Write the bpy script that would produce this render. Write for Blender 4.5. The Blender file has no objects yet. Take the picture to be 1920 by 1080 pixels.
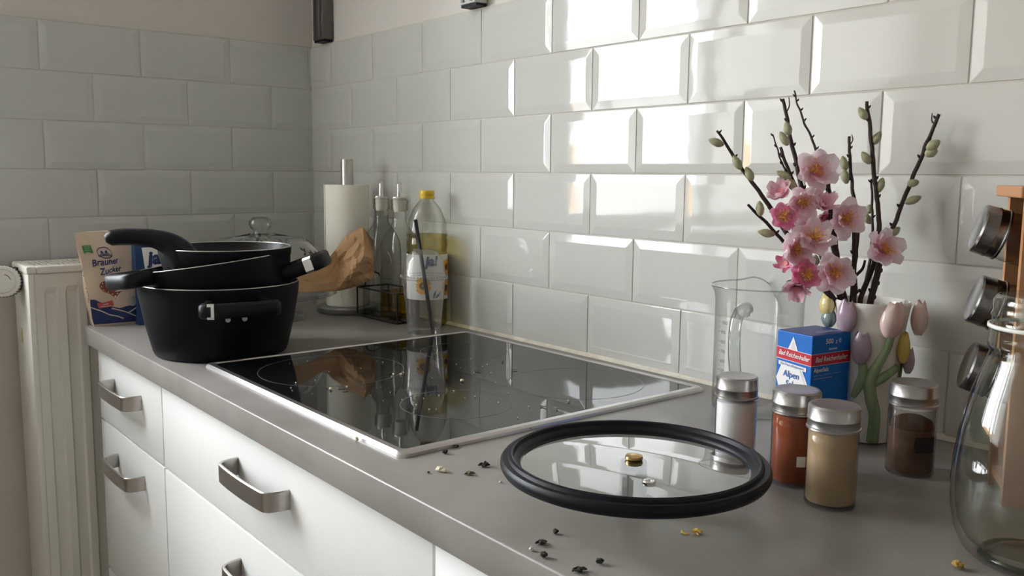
import bpy, bmesh, math, random
from mathutils import Vector, Matrix, noise
random.seed(7)
S = bpy.context.scene
COL = S.collection
H = 0.9                      # worktop height above the floor
PI = math.pi

# ------------------------------------------------------------------ camera, sky, lights, exposure
YAW, PITCH, ROLL, FPX = math.radians(140.964), math.radians(-7.192), math.radians(0.515), 1674.7
CAM = Vector((1.3825, -1.0422, 0.304 + H))
FW = Vector((math.cos(PITCH)*math.cos(YAW), math.cos(PITCH)*math.sin(YAW), math.sin(PITCH)))
_r = Vector((math.sin(YAW), -math.cos(YAW), 0)); _u = _r.cross(FW)
RT = math.cos(ROLL)*_r + math.sin(ROLL)*_u
UP = -math.sin(ROLL)*_r + math.cos(ROLL)*_u
cam_data = bpy.data.cameras.new('camera')
cam_data.sensor_width = 36.0
cam_data.lens = FPX*36.0/1920.0
cam_data.clip_start = 0.02
cam = bpy.data.objects.new('camera', cam_data); COL.objects.link(cam)
M3 = Matrix((RT, UP, -FW)).transposed()
cam.matrix_world = Matrix.Translation(CAM) @ M3.to_4x4()
S.camera = cam

def at(u, v, depth):
    """point that stands at this distance in front of the camera, from a measured photo position"""
    return CAM + (FW*FPX + RT*(u-960) - UP*(v-540))*(depth/FPX)

w = bpy.data.worlds.new('overcast_sky'); S.world = w; w.use_nodes = True
nt = w.node_tree; nt.nodes.clear()
wo = nt.nodes.new('ShaderNodeOutputWorld'); bg = nt.nodes.new('ShaderNodeBackground')
tc = nt.nodes.new('ShaderNodeTexCoord'); sp = nt.nodes.new('ShaderNodeSeparateXYZ'); rp = nt.nodes.new('ShaderNodeValToRGB')
nz = nt.nodes.new('ShaderNodeTexNoise'); nz.inputs['Scale'].default_value = 3.0; nz.inputs['Detail'].default_value = 4
mx = nt.nodes.new('ShaderNodeMixRGB'); mx.blend_type = 'MULTIPLY'; mx.inputs[0].default_value = 0.25
nt.links.new(tc.outputs['Generated'], sp.inputs[0]); nt.links.new(sp.outputs['Z'], rp.inputs[0])
rp.color_ramp.elements[0].position = 0.0; rp.color_ramp.elements[0].color = (0.80, 0.84, 0.88, 1)
rp.color_ramp.elements[1].position = 0.7; rp.color_ramp.elements[1].color = (0.93, 0.97, 1.0, 1)
nt.links.new(tc.outputs['Generated'], nz.inputs['Vector'])
nt.links.new(rp.outputs[0], mx.inputs[1]); nt.links.new(nz.outputs['Fac'], mx.inputs[2])
nt.links.new(rp.outputs[0], bg.inputs[0]); bg.inputs[1].default_value = 9.0
nt.links.new(bg.outputs[0], wo.inputs[0])

pl = bpy.data.lights.new('window_portal', 'AREA'); pl.shape = 'RECTANGLE'; pl.size = 1.40; pl.size_y = 1.90
pl.cycles.is_portal = True
po = bpy.data.objects.new('window_portal', pl); COL.objects.link(po)
po.location = (-0.95, -1.815, 1.67); po.rotation_euler = (0, -PI/2, 0)

S.view_settings.view_transform = 'Standard'; S.view_settings.look = 'None'
S.view_settings.gamma = 1.0; S.view_settings.use_curve_mapping = False
S.view_settings.exposure = 1.55
S.cycles.max_bounces = 14; S.cycles.diffuse_bounces = 6; S.cycles.glossy_bounces = 6
S.cycles.transmission_bounces = 10; S.cycles.transparent_max_bounces = 24
S.cycles.caustics_reflective = False; S.cycles.caustics_refractive = False
S.cycles.sample_clamp_indirect = 6.0

# ------------------------------------------------------------------ materials
MATS = {}
def mat(name, col, rough=0.5, metal=0.0, spec=0.5, coat=0.0, bump=None, mottle=None, alpha=None, trans=0.0, ior=1.45, sss=0.0):
    if name in MATS: return MATS[name]
    m = bpy.data.materials.new(name); m.use_nodes = True
    n = m.node_tree.nodes; b = n['Principled BSDF']; L = m.node_tree.links
    b.inputs['Base Color'].default_value = (*col, 1); b.inputs['Roughness'].default_value = rough
    b.inputs['Metallic'].default_value = metal; b.inputs['Specular IOR Level'].default_value = spec
    b.inputs['Coat Weight'].default_value = coat; b.inputs['IOR'].default_value = ior
    b.inputs['Transmission Weight'].default_value = trans
    if sss:
        b.inputs['Subsurface Weight'].default_value = sss; b.inputs['Subsurface Radius'].default_value = (0.004, 0.003, 0.003)
    t = None
    if bump or mottle:
        t = n.new('ShaderNodeTexCoord')
    if mottle:   # (second colour, scale, contrast low, high, stretch)
        c2, sc, lo, hi = mottle[:4]
        st = mottle[4] if len(mottle) > 4 else (1, 1, 1)
        mp = n.new('ShaderNodeMapping'); mp.inputs['Scale'].default_value = st
        L.new(t.outputs['Object'], mp.inputs[0])
        z = n.new('ShaderNodeTexNoise'); z.inputs['Scale'].default_value = sc; z.inputs['Detail'].default_value = 6
        L.new(mp.outputs[0], z.inputs['Vector'])
        r = n.new('ShaderNodeValToRGB')
        r.color_ramp.elements[0].position = lo; r.color_ramp.elements[0].color = (*col, 1)
        r.color_ramp.elements[1].position = hi; r.color_ramp.elements[1].color = (*c2, 1)
        L.new(z.outputs['Fac'], r.inputs[0]); L.new(r.outputs[0], b.inputs['Base Color'])
    if bump:     # (scale, strength, distance)
        z = n.new('ShaderNodeTexNoise'); z.inputs['Scale'].default_value = bump[0]; z.inputs['Detail'].default_value = 3
        L.new(t.outputs['Object'], z.inputs['Vector'])
        bp = n.new('ShaderNodeBump'); bp.inputs['Strength'].default_value = bump[1]; bp.inputs['Distance'].default_value = bump[2]
        L.new(z.outputs['Fac'], bp.inputs['Height']); L.new(bp.outputs[0], b.inputs['Normal'])
    MATS[name] = m
    return m

def thin_glass(name, tint=(0.97, 0.98, 0.97), edge=(0.55, 0.6, 0.57), rough=0.01, gain=1.0, blend=0.35, ior=1.5, milk=0.0, power=2.5):
    """one wall of glass: clear face on, darker where the line of sight runs along the wall, Fresnel mirror on top"""
    m = bpy.data.materials.new(name); m.use_nodes = True
    n = m.node_tree.nodes; L = m.node_tree.links; n.clear()
    o = n.new('ShaderNodeOutputMaterial'); mixs = n.new('ShaderNodeMixShader')
    tr = n.new('ShaderNodeBsdfTransparent'); gl = n.new('ShaderNodeBsdfGlossy'); gl.inputs['Roughness'].default_value = rough
    fr = n.new('ShaderNodeMath'); fr.operation = 'MULTIPLY_ADD'; f0 = ((ior-1)/(ior+1))**2; fr.inputs[1].default_value = 1-f0; fr.inputs[2].default_value = f0
    l5 = n.new('ShaderNodeLayerWeight'); l5.inputs['Blend'].default_value = 0.5
    p5 = n.new('ShaderNodeMath'); p5.operation = 'POWER'; p5.inputs[1].default_value = 5.0
    L.new(l5.outputs['Facing'], p5.inputs[0]); L.new(p5.outputs[0], fr.inputs[0])
    lw = n.new('ShaderNodeLayerWeight'); lw.inputs['Blend'].default_value = 0.5 + (blend-0.35)*0.5
    pw = n.new('ShaderNodeMath'); pw.operation = 'POWER'; pw.inputs[1].default_value = power
    cm = n.new('ShaderNodeMixRGB'); cm.inputs[1].default_value = (*tint, 1); cm.inputs[2].default_value = (*edge, 1)
    gm = n.new('ShaderNodeMath'); gm.operation = 'MULTIPLY'; gm.inputs[1].default_value = gain; gm.use_clamp = True
    L.new(lw.outputs['Facing'], pw.inputs[0]); L.new(pw.outputs[0], cm.inputs[0]); L.new(cm.outputs[0], tr.inputs[0])
    L.new(fr.outputs[0], gm.inputs[0]); L.new(gm.outputs[0], mixs.inputs[0])
    base = tr.outputs[0]
    if milk:
        mk = n.new('ShaderNodeMixShader'); mk.inputs[0].default_value = milk; tl = n.new('ShaderNodeBsdfTranslucent'); dd = n.new('ShaderNodeBsdfDiffuse'); hf = n.new('ShaderNodeMixShader')
        tl.inputs[0].default_value = (0.85, 0.84, 0.82, 1); dd.inputs[0].default_value = (0.85, 0.84, 0.82, 1)
        L.new(tl.outputs[0], hf.inputs[1]); L.new(dd.outputs[0], hf.inputs[2]); L.new(tr.outputs[0], mk.inputs[1]); L.new(hf.outputs[0], mk.inputs[2]); base = mk.outputs[0]
    L.new(base, mixs.inputs[1]); L.new(gl.outputs[0], mixs.inputs[2]); L.new(mixs.outputs[0], o.inputs[0])
    return m

TILE = mat('glazed_tile', (0.55, 0.545, 0.508), 0.045, spec=0.55, bump=(9, 0.10, 0.004))
TILE_B = mat('satin_tile', (0.525, 0.53, 0.515), 0.22, spec=0.45, bump=(9, 0.08, 0.004))
GROUT = mat('grout', (0.54, 0.515, 0.47), 0.85, mottle=((0.50, 0.47, 0.42), 30, 0.4, 0.7))
PAINT = mat('wall_paint', (0.62, 0.58, 0.545), 0.9, bump=(140, 0.15, 0.002))
PAINT_W = mat('room_paint', (0.66, 0.64, 0.61), 0.9)
SEAL = mat('sealant', (0.66, 0.62, 0.53), 0.4, mottle=((0.5, 0.44, 0.34), 25, 0.45, 0.75))
TOP = mat('worktop_laminate', (0.215, 0.195, 0.180), 0.36, spec=0.45, bump=(260, 0.06, 0.001), mottle=((0.275, 0.255, 0.238), 9, 0.35, 0.7))
FRONT = mat('white_front', (0.79, 0.79, 0.775), 0.42)
CARC = mat('white_carcass', (0.55, 0.55, 0.54), 0.5)
STEEL = mat('brushed_steel', (0.50, 0.475, 0.45), 0.30, metal=1.0, bump=(400, 0.08, 0.001))
STEEL_D = mat('dark_steel', (0.30, 0.285, 0.275), 0.28, metal=1.0)
CHROME = mat('chrome', (0.68, 0.67, 0.65), 0.12, metal=1.0)
FRAME = mat('hob_frame_steel', (0.56, 0.54, 0.53), 0.33, metal=1.0, bump=(300, 0.06, 0.001))
HOBG = mat('black_ceramic_glass', (0.006, 0.006, 0.007), 0.035, spec=0.6)
HOBL = mat('hob_print', (0.085, 0.085, 0.085), 0.35)
POT = mat('black_pot_coating', (0.0035, 0.0042, 0.0070), 0.45, spec=0.20, bump=(500, 0.06, 0.0006))
POTIN = mat('pot_inside', (0.014, 0.013, 0.013), 0.38, spec=0.4, bump=(700, 0.08, 0.0006))
BAKE = mat('black_handle_plastic', (0.0075, 0.008, 0.0105), 0.42, spec=0.28)
RIMM = mat('bare_rim', (0.55, 0.54, 0.52), 0.32, metal=1.0)
SILI = mat('black_silicone', (0.005, 0.006, 0.009), 0.45, spec=0.25)
PAPERW = mat('paper_towel', (0.90, 0.87, 0.77), 0.95, bump=(180, 0.3, 0.002))
KRAFT = mat('kraft_paper', (0.50, 0.31, 0.16), 0.8, bump=(60, 0.25, 0.003), mottle=((0.42, 0.25, 0.125), 16, 0.35, 0.7))
BAGP = mat('bag_paper', (0.66, 0.52, 0.40), 0.7, bump=(35, 0.15, 0.003))
NAVY = mat('navy_print', (0.018, 0.035, 0.13), 0.5)
BLUEP = mat('blue_paper', (0.012, 0.045, 0.13), 0.5, bump=(40, 0.12, 0.003))
WHITEP = mat('white_print', (0.78, 0.77, 0.75), 0.55)
GREENP = mat('green_print', (0.07, 0.25, 0.075), 0.55)
REDP = mat('red_print', (0.52, 0.08, 0.065), 0.55)
BROWNP = mat('gingerbread_print', (0.23, 0.062, 0.035), 0.55)
GREYP = mat('pale_grey_print', (0.42, 0.44, 0.38), 0.55)
RADI = mat('radiator_enamel', (0.74, 0.715, 0.66), 0.38)
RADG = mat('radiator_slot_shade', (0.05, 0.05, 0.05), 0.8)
VALVE = mat('valve_plastic', (0.66, 0.64, 0.58), 0.45)
BLACKM = mat('black_wire', (0.012, 0.012, 0.013), 0.4, spec=0.4)
YEL = mat('yellow_cap', (0.62, 0.42, 0.02), 0.4)
WOOD = mat('rack_wood', (0.40, 0.19, 0.085), 0.5, mottle=((0.47, 0.245, 0.115), 14, 0.3, 0.75, (1, 1, 0.12)))
CERAM = mat('vase_glaze', (0.72, 0.685, 0.645), 0.14, spec=0.5, bump=(30, 0.05, 0.002))
TWIG = mat('twig_bark', (0.040, 0.022, 0.020), 0.7, bump=(160, 0.6, 0.003))
CATK = mat('catkin_fuzz', (0.31, 0.31, 0.185), 0.95, mottle=((0.46, 0.45, 0.30), 90, 0.35, 0.7))
G_CLEAR = thin_glass('clear_glass', (0.975, 0.98, 0.975), (0.50, 0.54, 0.51))
G_BEAK = thin_glass('beaker_glass', (0.985, 0.985, 0.98), (0.42, 0.44, 0.42), gain=0.9, blend=0.3)
G_JAR = thin_glass('spice_glass', (0.97, 0.97, 0.965), (0.45, 0.45, 0.43), gain=1.1, blend=0.3)
G_BOT = thin_glass('bottle_glass', (0.965, 0.97, 0.955), (0.20, 0.21, 0.19), gain=1.3, blend=0.5)
G_PET = thin_glass('plastic_bottle', (0.96, 0.96, 0.935), (0.5, 0.5, 0.45), gain=1.2, blend=0.35, rough=0.04)
G_CUP = thin_glass('plastic_cup', (0.95, 0.945, 0.93), (0.55, 0.54, 0.51), gain=1.8, blend=0.4, rough=0.05, milk=0.08)
G_LID = thin_glass('lid_glass', (0.90, 0.915, 0.90), (0.75, 0.78, 0.76), gain=2.0, blend=0.25, rough=0.02)
G_DOME = thin_glass('dome_glass', (0.96, 0.96, 0.95), (0.66, 0.66, 0.64), gain=1.8, blend=0.35, rough=0.05, milk=0.16)
G_BIG = thin_glass('green_jar_glass', (0.93, 0.945, 0.925), (0.22, 0.27, 0.22), gain=1.5, blend=0.35, rough=0.015, power=5.0)
G_OIL = thin_glass('pale_oil', (0.84, 0.78, 0.50), (0.55, 0.48, 0.2), gain=0.5, blend=0.35, rough=0.1)
G_OILD = thin_glass('golden_oil', (0.80, 0.62, 0.10), (0.5, 0.36, 0.03), gain=0.4, blend=0.35, rough=0.1)

# ------------------------------------------------------------------ helpers
def link(name, me, m=None, parent=None, loc=(0, 0, 0)):
    o = bpy.data.objects.new(name, me); COL.objects.link(o)
    if m and me is not None and not me.materials: me.materials.append(m)
    o.location = loc
    if parent: o.parent = parent
    return o
def obj(name, bm, m, parent=None, smooth=False, loc=(0, 0, 0), recalc=True, angle=None):
    if recalc: bmesh.ops.recalc_face_normals(bm, faces=bm.faces)
    me = bpy.data.meshes.new(name); bm.to_mesh(me); bm.free()
    if smooth:
        for p in me.polygons: p.use_smooth = True
        if angle is not None: me.set_sharp_from_angle(angle=math.radians(angle))
    return link(name, me, m, parent, loc)
def thing(name, label, cat, loc=(0, 0, 0), rotz=0, group=None):
    o = bpy.data.objects.new(name, None); COL.objects.link(o); o.empty_display_size = 0.02
    o.location = loc; o.rotation_euler = (0, 0, rotz); o['label'] = label; o['category'] = cat
    if group: o['group'] = group
    return o
def tag(o, label, cat, group=None):
    o['label'] = label; o['category'] = cat
    if group: o['group'] = group
    return o
def struct(o, label=None):
    o['kind'] = 'structure'
    if label: o['label'] = label
    return o
def bx(bm, x0, x1, y0, y1, z0, z1, bev=0, seg=2):
    r = bmesh.ops.create_cube(bm, size=1)
    for v in r['verts']:
        v.co = Vector((x0+(v.co.x+.5)*(x1-x0), y0+(v.co.y+.5)*(y1-y0), z0+(v.co.z+.5)*(z1-z0)))
    if bev:
        es = list({e for v in r['verts'] for e in v.link_edges})
        bmesh.ops.bevel(bm, geom=es, offset=bev, segments=seg, profile=0.5, affect='EDGES')
    return bm
def box(*a, **k): return bx(bmesh.new(), *a, **k)
def lathe(prof, n=48, bm=None, cx=0, cy=0, closed=False, rfun=None):
    """profile of (radius, height) pairs turned about the z axis"""
    bm = bm or bmesh.new(); rings = []
    for r, z in prof:
        if r < 1e-6: rings.append([bm.verts.new((cx, cy, z))])
        else:
            ring = []
            for i in range(n):
                a = 2*PI*i/n; rr = r*(rfun(a, z) if rfun else 1)
                ring.append(bm.verts.new((cx+rr*math.cos(a), cy+rr*math.sin(a), z)))
            rings.append(ring)
    prs = list(zip(rings, rings[1:])) + ([(rings[-1], rings[0])] if closed else [])
    for A, B in prs:
        for i in range(n):
            j = (i+1) % n
            if len(A) == 1 and len(B) == 1: continue
            if len(A) == 1: bm.faces.new((A[0], B[i], B[j]))
            elif len(B) == 1: bm.faces.new((A[i], A[j], B[0]))
            else: bm.faces.new((A[i], A[j], B[j], B[i]))
    return bm
def tube(pts, rad, n=8, bm=None, flat=None, cap=True):
    """round tube along points; rad number or list; flat = (width, thickness) for a flat strip"""
    bm = bm or bmesh.new(); P = [Vector(p) for p in pts]; rings = []
    R = rad if isinstance(rad, (list, tuple)) else [rad]*len(P)
    d0 = (P[1]-P[0]).normalized()
    ref = Vector((0, 0, 1)) if abs(d0.z) < 0.9 else Vector((1, 0, 0))
    nrm = (ref - d0*ref.dot(d0)).normalized()
    for i, p in enumerate(P):
        d = ((P[min(i+1, len(P)-1)] - P[max(i-1, 0)])).normalized()
        nrm = (nrm - d*nrm.dot(d)).normalized(); b = d.cross(nrm)
        if flat:
            w, t = flat
            if isinstance(w, (list, tuple)): w = w[i]
            if isinstance(t, (list, tuple)): t = t[i]
            k = 0.28
            cs = [(-w/2, -t/2+t*k), (-w/2, t/2-t*k), (-w/2+t*k, t/2), (w/2-t*k, t/2), (w/2, t/2-t*k), (w/2, -t/2+t*k), (w/2-t*k, -t/2), (-w/2+t*k, -t/2)]
            rings.append([bm.verts.new(p + nrm*a + b*c) for a, c in cs])
        else:
            rings.append([bm.verts.new(p + (nrm*math.cos(2*PI*k/n) + b*math.sin(2*PI*k/n))*R[i]) for k in range(n)])
    for A, B in zip(rings, rings[1:]):
        m = len(A)
        for i in range(m): bm.faces.new((A[i], A[(i+1) % m], B[(i+1) % m], B[i]))
    if cap:
        bm.faces.new(rings[0][::-1]); bm.faces.new(rings[-1])
    return bm
def smooth_path(pts, k=6):
    P = [Vector(p) for p in pts]; out = []
    for i in range(len(P)-1):
        p0, p1, p2, p3 = P[max(i-1, 0)], P[i], P[i+1], P[min(i+2, len(P)-1)]
        for j in range(k):
            t = j/k
            out.append(0.5*((2*p1) + (-p0+p2)*t + (2*p0-5*p1+4*p2-p3)*t*t + (-p0+3*p1-3*p2+p3)*t**3))
    out.append(P[-1]); return out
def lerp_list(vals, n):
    out = []
    for i in range(n):
        t = i/(n-1)*(len(vals)-1); j = min(int(t), len(vals)-2); f = t-j
        out.append(vals[j]*(1-f)+vals[j+1]*f)
    return out
def poly2d(polys, sub=0):
    """flat decal from 2-D outlines (z = 0); refined so that it can be wrapped"""
    bm = bmesh.new()
    for P in polys:
        f = bm.faces.new([bm.verts.new((x, y, 0)) for x, y in P])
    bmesh.ops.triangulate(bm, faces=bm.faces)
    for _ in range(sub):
        bmesh.ops.subdivide_edges(bm, edges=bm.edges, cuts=1, use_grid_fill=True)
        bmesh.ops.triangulate(bm, faces=bm.faces)
    return bm
def text2d(s, size, x=0, y=0, align='CENTER', shear=0.0, bold=0.0, sub=0, rot=0.0, sx=1.0):
    cu = bpy.data.curves.new('text', 'FONT'); cu.body = s; cu.size = size; cu.align_x = align; cu.shear = shear; cu.offset = bold
    cu.resolution_u = 3
    o = bpy.data.objects.new('text', cu); COL.objects.link(o)
    dg = bpy.context.evaluated_depsgraph_get(); me = bpy.data.meshes.new_from_object(o.evaluated_get(dg))
    bpy.data.objects.remove(o); bpy.data.curves.remove(cu)
    bm = bmesh.new(); bm.from_mesh(me); bpy.data.meshes.remove(me)
    c, s_ = math.cos(rot), math.sin(rot)
    for v in bm.verts:
        px, py = v.co.x*sx, v.co.y
        v.co = Vector((x + px*c - py*s_, y + px*s_ + py*c, 0))
    for _ in range(sub):
        bmesh.ops.triangulate(bm, faces=bm.faces); bmesh.ops.subdivide_edges(bm, edges=bm.edges, cuts=1)
    return bm
def join_bm(*bms):
    out = bmesh.new()
    for b in bms:
        me = bpy.data.meshes.new('tmp'); b.to_mesh(me); b.free(); out.from_mesh(me); bpy.data.meshes.remove(me)
    return out
def wrap(bm, f):
    for v in bm.verts: v.co = f(v.co.x, v.co.y)
    return bm
def rect(x0, y0, x1, y1): return [(x0, y0), (x1, y0), (x1, y1), (x0, y1)]
def disc2(cx, cy, rx, ry=None, n=20): return [(cx+rx*math.cos(2*PI*i/n), cy+(ry or rx)*math.sin(2*PI*i/n)) for i in range(n)]
def stroke2(pts, wd):
    out = []
    for (x0, y0), (x1, y1) in zip(pts, pts[1:]):
        d = math.hypot(x1-x0, y1-y0); nx, ny = -(y1-y0)/d*wd/2, (x1-x0)/d*wd/2
        out.append([(x0+nx, y0+ny), (x0-nx, y0-ny), (x1-nx, y1-ny), (x1+nx, y1+ny)])
    return out
RDIR = Vector((0.63, 0.777, 0)).normalized()      # along the worktop scene towards picture right
TDIR = Vector((0.777, -0.63, 0)).normalized()     # towards the viewer

# ------------------------------------------------------------------ setting
XL = -0.704
WY0, WY1, WZ0, WZ1 = -2.75, -0.88, H+0.13, 2.36      # window opening in the left wall
bm = box(XL-0.3, 3.2, -3.0, 0.3, -0.05, 0.0)
struct(obj('floor', bm, mat('floor_vinyl', (0.30, 0.25, 0.20), 0.4, mottle=((0.24, 0.19, 0.15), 6, 0.3, 0.7))))
struct(obj('ceiling', box(XL-0.3, 3.2, -3.0, 0.3, 2.5, 2.55), PAINT_W))
wall_back = struct(obj('wall_back', box(XL-0.3, 3.2, 0.006, 0.2, 0, 2.5), PAINT))
bm = bmesh.new()
bx(bm, XL-0.3, XL-0.006, WY1, 0.006, 0, 2.5); bx(bm, XL-0.3, XL-0.006, -3.0, WY0, 0, 2.5)
bx(bm, XL-0.3, XL-0.006, WY0, WY1, 0, WZ0); bx(bm, XL-0.3, XL-0.006, WY0, WY1, WZ1, 2.5)
wall_left = struct(obj('wall_left', bm, PAINT))
struct(obj('wall_front', box(XL-0.3, 3.2, -3.1, -3.0, 0, 2.5), PAINT_W))
struct(obj('wall_right', box(3.2, 3.3, -3.1, 0.2, 0, 2.5), PAINT_W))
win = struct(thing('window_1', 'white casement window frame in the left wall', 'window', (0, 0, 0))); del win['category']
bm = bmesh.new()
for a, b in ((WY0, WY0+0.05), (WY1-0.04, WY1), (-1.03, -0.975), (-1.80, -1.72)): bx(bm, XL-0.22, XL-0.15, a, b, WZ0, WZ1, bev=0.004)
for a, b in ((WZ0, WZ0+0.05), (WZ1-0.05, WZ1)): bx(bm, XL-0.22, XL-0.15, WY0, WY1, a, b, bev=0.004)
obj('shading_sill', box(XL-0.15, XL+0.25, WY0-0.02, WY1-0.01, WZ0-0.035, WZ0, bev=0.005), mat('window_white', (0.75, 0.75, 0.74), 0.35), win)  # out-of-view sill, made extra deep to shade the lower far drawers
obj('window_frame', bm, mat('window_white', (0.75, 0.75, 0.74), 0.35), win)
def curtain_mat():
    m = bpy.data.materials.new('sheer_curtain'); m.use_nodes = True; n = m.node_tree.nodes; L = m.node_tree.links; n.clear()
    o = n.new('ShaderNodeOutputMaterial'); a = n.new('ShaderNodeMixShader'); b = n.new('ShaderNodeMixShader')
    tl = n.new('ShaderNodeBsdfTranslucent'); df = n.new('ShaderNodeBsdfDiffuse'); tp = n.new('ShaderNodeBsdfTransparent')
    tl.inputs[0].default_value = (0.92, 0.91, 0.88, 1); df.inputs[0].default_value = (0.9, 0.89, 0.86, 1)
    a.inputs[0].default_value = 0.62; L.new(df.outputs[0], a.inputs[1]); L.new(tl.outputs[0], a.inputs[2])
    b.inputs[0].default_value = 0.12; L.new(a.outputs[0], b.inputs[1]); L.new(tp.outputs[0], b.inputs[2]); L.new(b.outputs[0], o.inputs[0])
    return m
bm = bmesh.new(); cv = []
for i in range(121):
    y = -1.80 - 1.0*i/120; x = XL+0.075+0.025*math.sin(i*0.55)
    cv.append((bm.verts.new((x, y, 0.02)), bm.verts.new((x, y, 2.42))))
for A, B in zip(cv, cv[1:]): bm.faces.new((A[0], B[0], B[1], A[1]))
obj('curtain', bm, curtain_mat(), win, smooth=True)

# tiles: pitch 202 x 102 mm, bevelled, each its own piece
PX, PZ, Z0 = 0.202, 0.10194, H+0.0023
def tile_mesh(wd, ht, cl, cr):
    """bevelled metro tile, local x along, y out of the wall, z up; cl / cr: that end is a cut edge without bevel"""
    bm = bmesh.new(); g = 0.0009; b = 0.0145; n0, n1 = 0.0010, 0.0027
    x0, x1, z0, z1 = g, wd-g, g, ht-g
    o = [(x0, z0), (x1, z0), (x1, z1), (x0, z1)]
    bl = 0.0005 if cl else b; br = 0.0005 if cr else b
    i = [(x0+bl, z0+b), (x1-br, z0+b), (x1-br, z1-b), (x0+bl, z1-b)]
    A = [bm.verts.new((x, -0.003, z)) for x, z in o]; B = [bm.verts.new((x, n0, z)) for x, z in o]; Cc = [bm.verts.new((x, n1, z)) for x, z in i]
    for P, Q in ((A, B), (B, Cc)):
        for k in range(4): bm.faces.new((P[k], P[(k+1) % 4], Q[(k+1) % 4], Q[k]))
    f = bm.faces.new(Cc)
    ed = [e for e in bm.edges if all(v in Cc for v in e.verts)] + [e for e in bm.edges if (e.verts[0] in B) != (e.verts[1] in B) and (e.verts[0] in Cc or e.verts[1] in Cc)] \
        + [e for e in bm.edges if all(v in B for v in e.verts)]
    bmesh.ops.bevel(bm, geom=ed, offset=0.0009, segments=2, profile=0.5, affect='EDGES')
    bmesh.ops.recalc_face_normals(bm, faces=bm.faces)
    me = bpy.data.meshes.new('tile'); bm.to_mesh(me); bm.free()
    for p in me.polygons: p.use_smooth = False
    return me
_tm = {}
def lay_row(parent, m, row, a0, a1, half, off, place):
    zb = Z0 + (row-1)*PZ
    k = math.floor((a0-off)/PX) - 1
    while True:
        s = (k + (0.5 if half else 0))*PX + off; e = s+PX; k += 1
        if e <= a0+0.004: continue
        if s >= a1-0.004: break
        cl, cr = e > a1, s < a0      # tiles are laid turned round: local x runs from e to s
        s2, e2 = max(s, a0), min(e, a1)
        key = (round(e2-s2, 3), cl, cr, m.name)
        if key not in _tm: _tm[key] = tile_mesh(e2-s2, PZ, cl, cr); _tm[key].materials.append(m)
        place(link('tile', _tm[key], None, parent), s2, e2, zb)
def jit(): return math.radians(random.uniform(-0.22, 0.22))
def place_back(o, s, e, zb):
    # local x runs right to left so that local y points out of the wall (towards -y)
    o.location = (e, 0, zb); o.rotation_euler = (jit(), 0, PI + jit())
def place_left(o, s, e, zb):
    o.location = (XL, e, zb); o.rotation_euler = (jit(), 0, -PI/2 + jit())
for r in range(1, 7): lay_row(wall_back, TILE, r, XL, 1.66, r % 2 == 1, 0.0, place_back)
for r in range(2, 7): lay_row(wall_left, TILE_B, r, -0.875, 0.0, r % 2 == 1, -0.0083, place_left)
ZT = Z0 + 6*PZ
struct(obj('trim_1', box(XL, 1.66, 0.0, 0.006, H-0.03, ZT+0.002), GROUT), 'pale grout bed between the tiles of the long wall')
struct(obj('trim_2', box(XL-0.006, XL, -0.875, 0.0, Z0+PZ-0.002, ZT+0.002), GROUT), 'pale grout bed between the tiles of the end wall')
bm = bmesh.new()
vs = [[bm.verts.new((x, y, z)) for y, z in ((0.0, H+0.007), (-0.0035, H+0.003), (-0.007, H+0.0002), (0.0, H+0.0002))] for x in (-0.515, 1.66)]
for k in range(4): bm.faces.new((vs[0][k], vs[0][(k+1) % 4], vs[1][(k+1) % 4], vs[1][k]))
bm.faces.new(vs[0]); bm.faces.new(vs[1])
struct(obj('trim_3', bm, SEAL), 'cream sealant line between worktop and tiles')

struct(obj('light_blocking_wall', box(-1.85, XL-0.3, -2.95, -2.85, -1.0, 3.2), mat('blocking_wall_render', (0.42, 0.41, 0.39), 0.9)))  # unseen wall added outside to cut the window light reaching the far corner
# outside, seen only as reflections in the tiles
out = struct(obj('ground_outside', box(-160, -6, -160, 120, -7.2, -7.0), mat('outside_ground', (0.16, 0.17, 0.15), 0.9)))
def building(x, y, wd, dp, ht, m, wm):
    b = struct(obj('building', box(x-dp, x, y-wd/2, y+wd/2, -7, -7+ht), m))
    bm = bmesh.new()
    for i in range(int(wd/3)):
        for j in range(int(ht/3)):
            bx(bm, x-0.05, x+0.06, y-wd/2+0.9+i*3, y-wd/2+2.1+i*3, -7+1+j*3, -7+2.5+j*3)
    o = obj('window', bm, wm, b); o['kind'] = 'stuff'
WIN = mat('far_window', (0.08, 0.09, 0.1), 0.2)
building(-32, -24, 12, 8, 9.8, mat('orange_facade', (0.72, 0.36, 0.12), 0.8), WIN)
building(-34, -38, 14, 8, 8.8, mat('white_facade', (0.6, 0.6, 0.58), 0.8), WIN)
building(-33, -11, 13, 8, 9.0, MATS['white_facade'], WIN)

# ------------------------------------------------------------------ worktop, cabinets, hob
CT = obj('worktop', box(-0.515, 1.66, -0.5999, -0.0002, H-0.036, H, bev=0.0022, seg=3), TOP, smooth=True, angle=40)
tag(CT, 'long grey-brown laminate worktop with a rounded front edge along the tiled wall', 'worktop')

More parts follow.
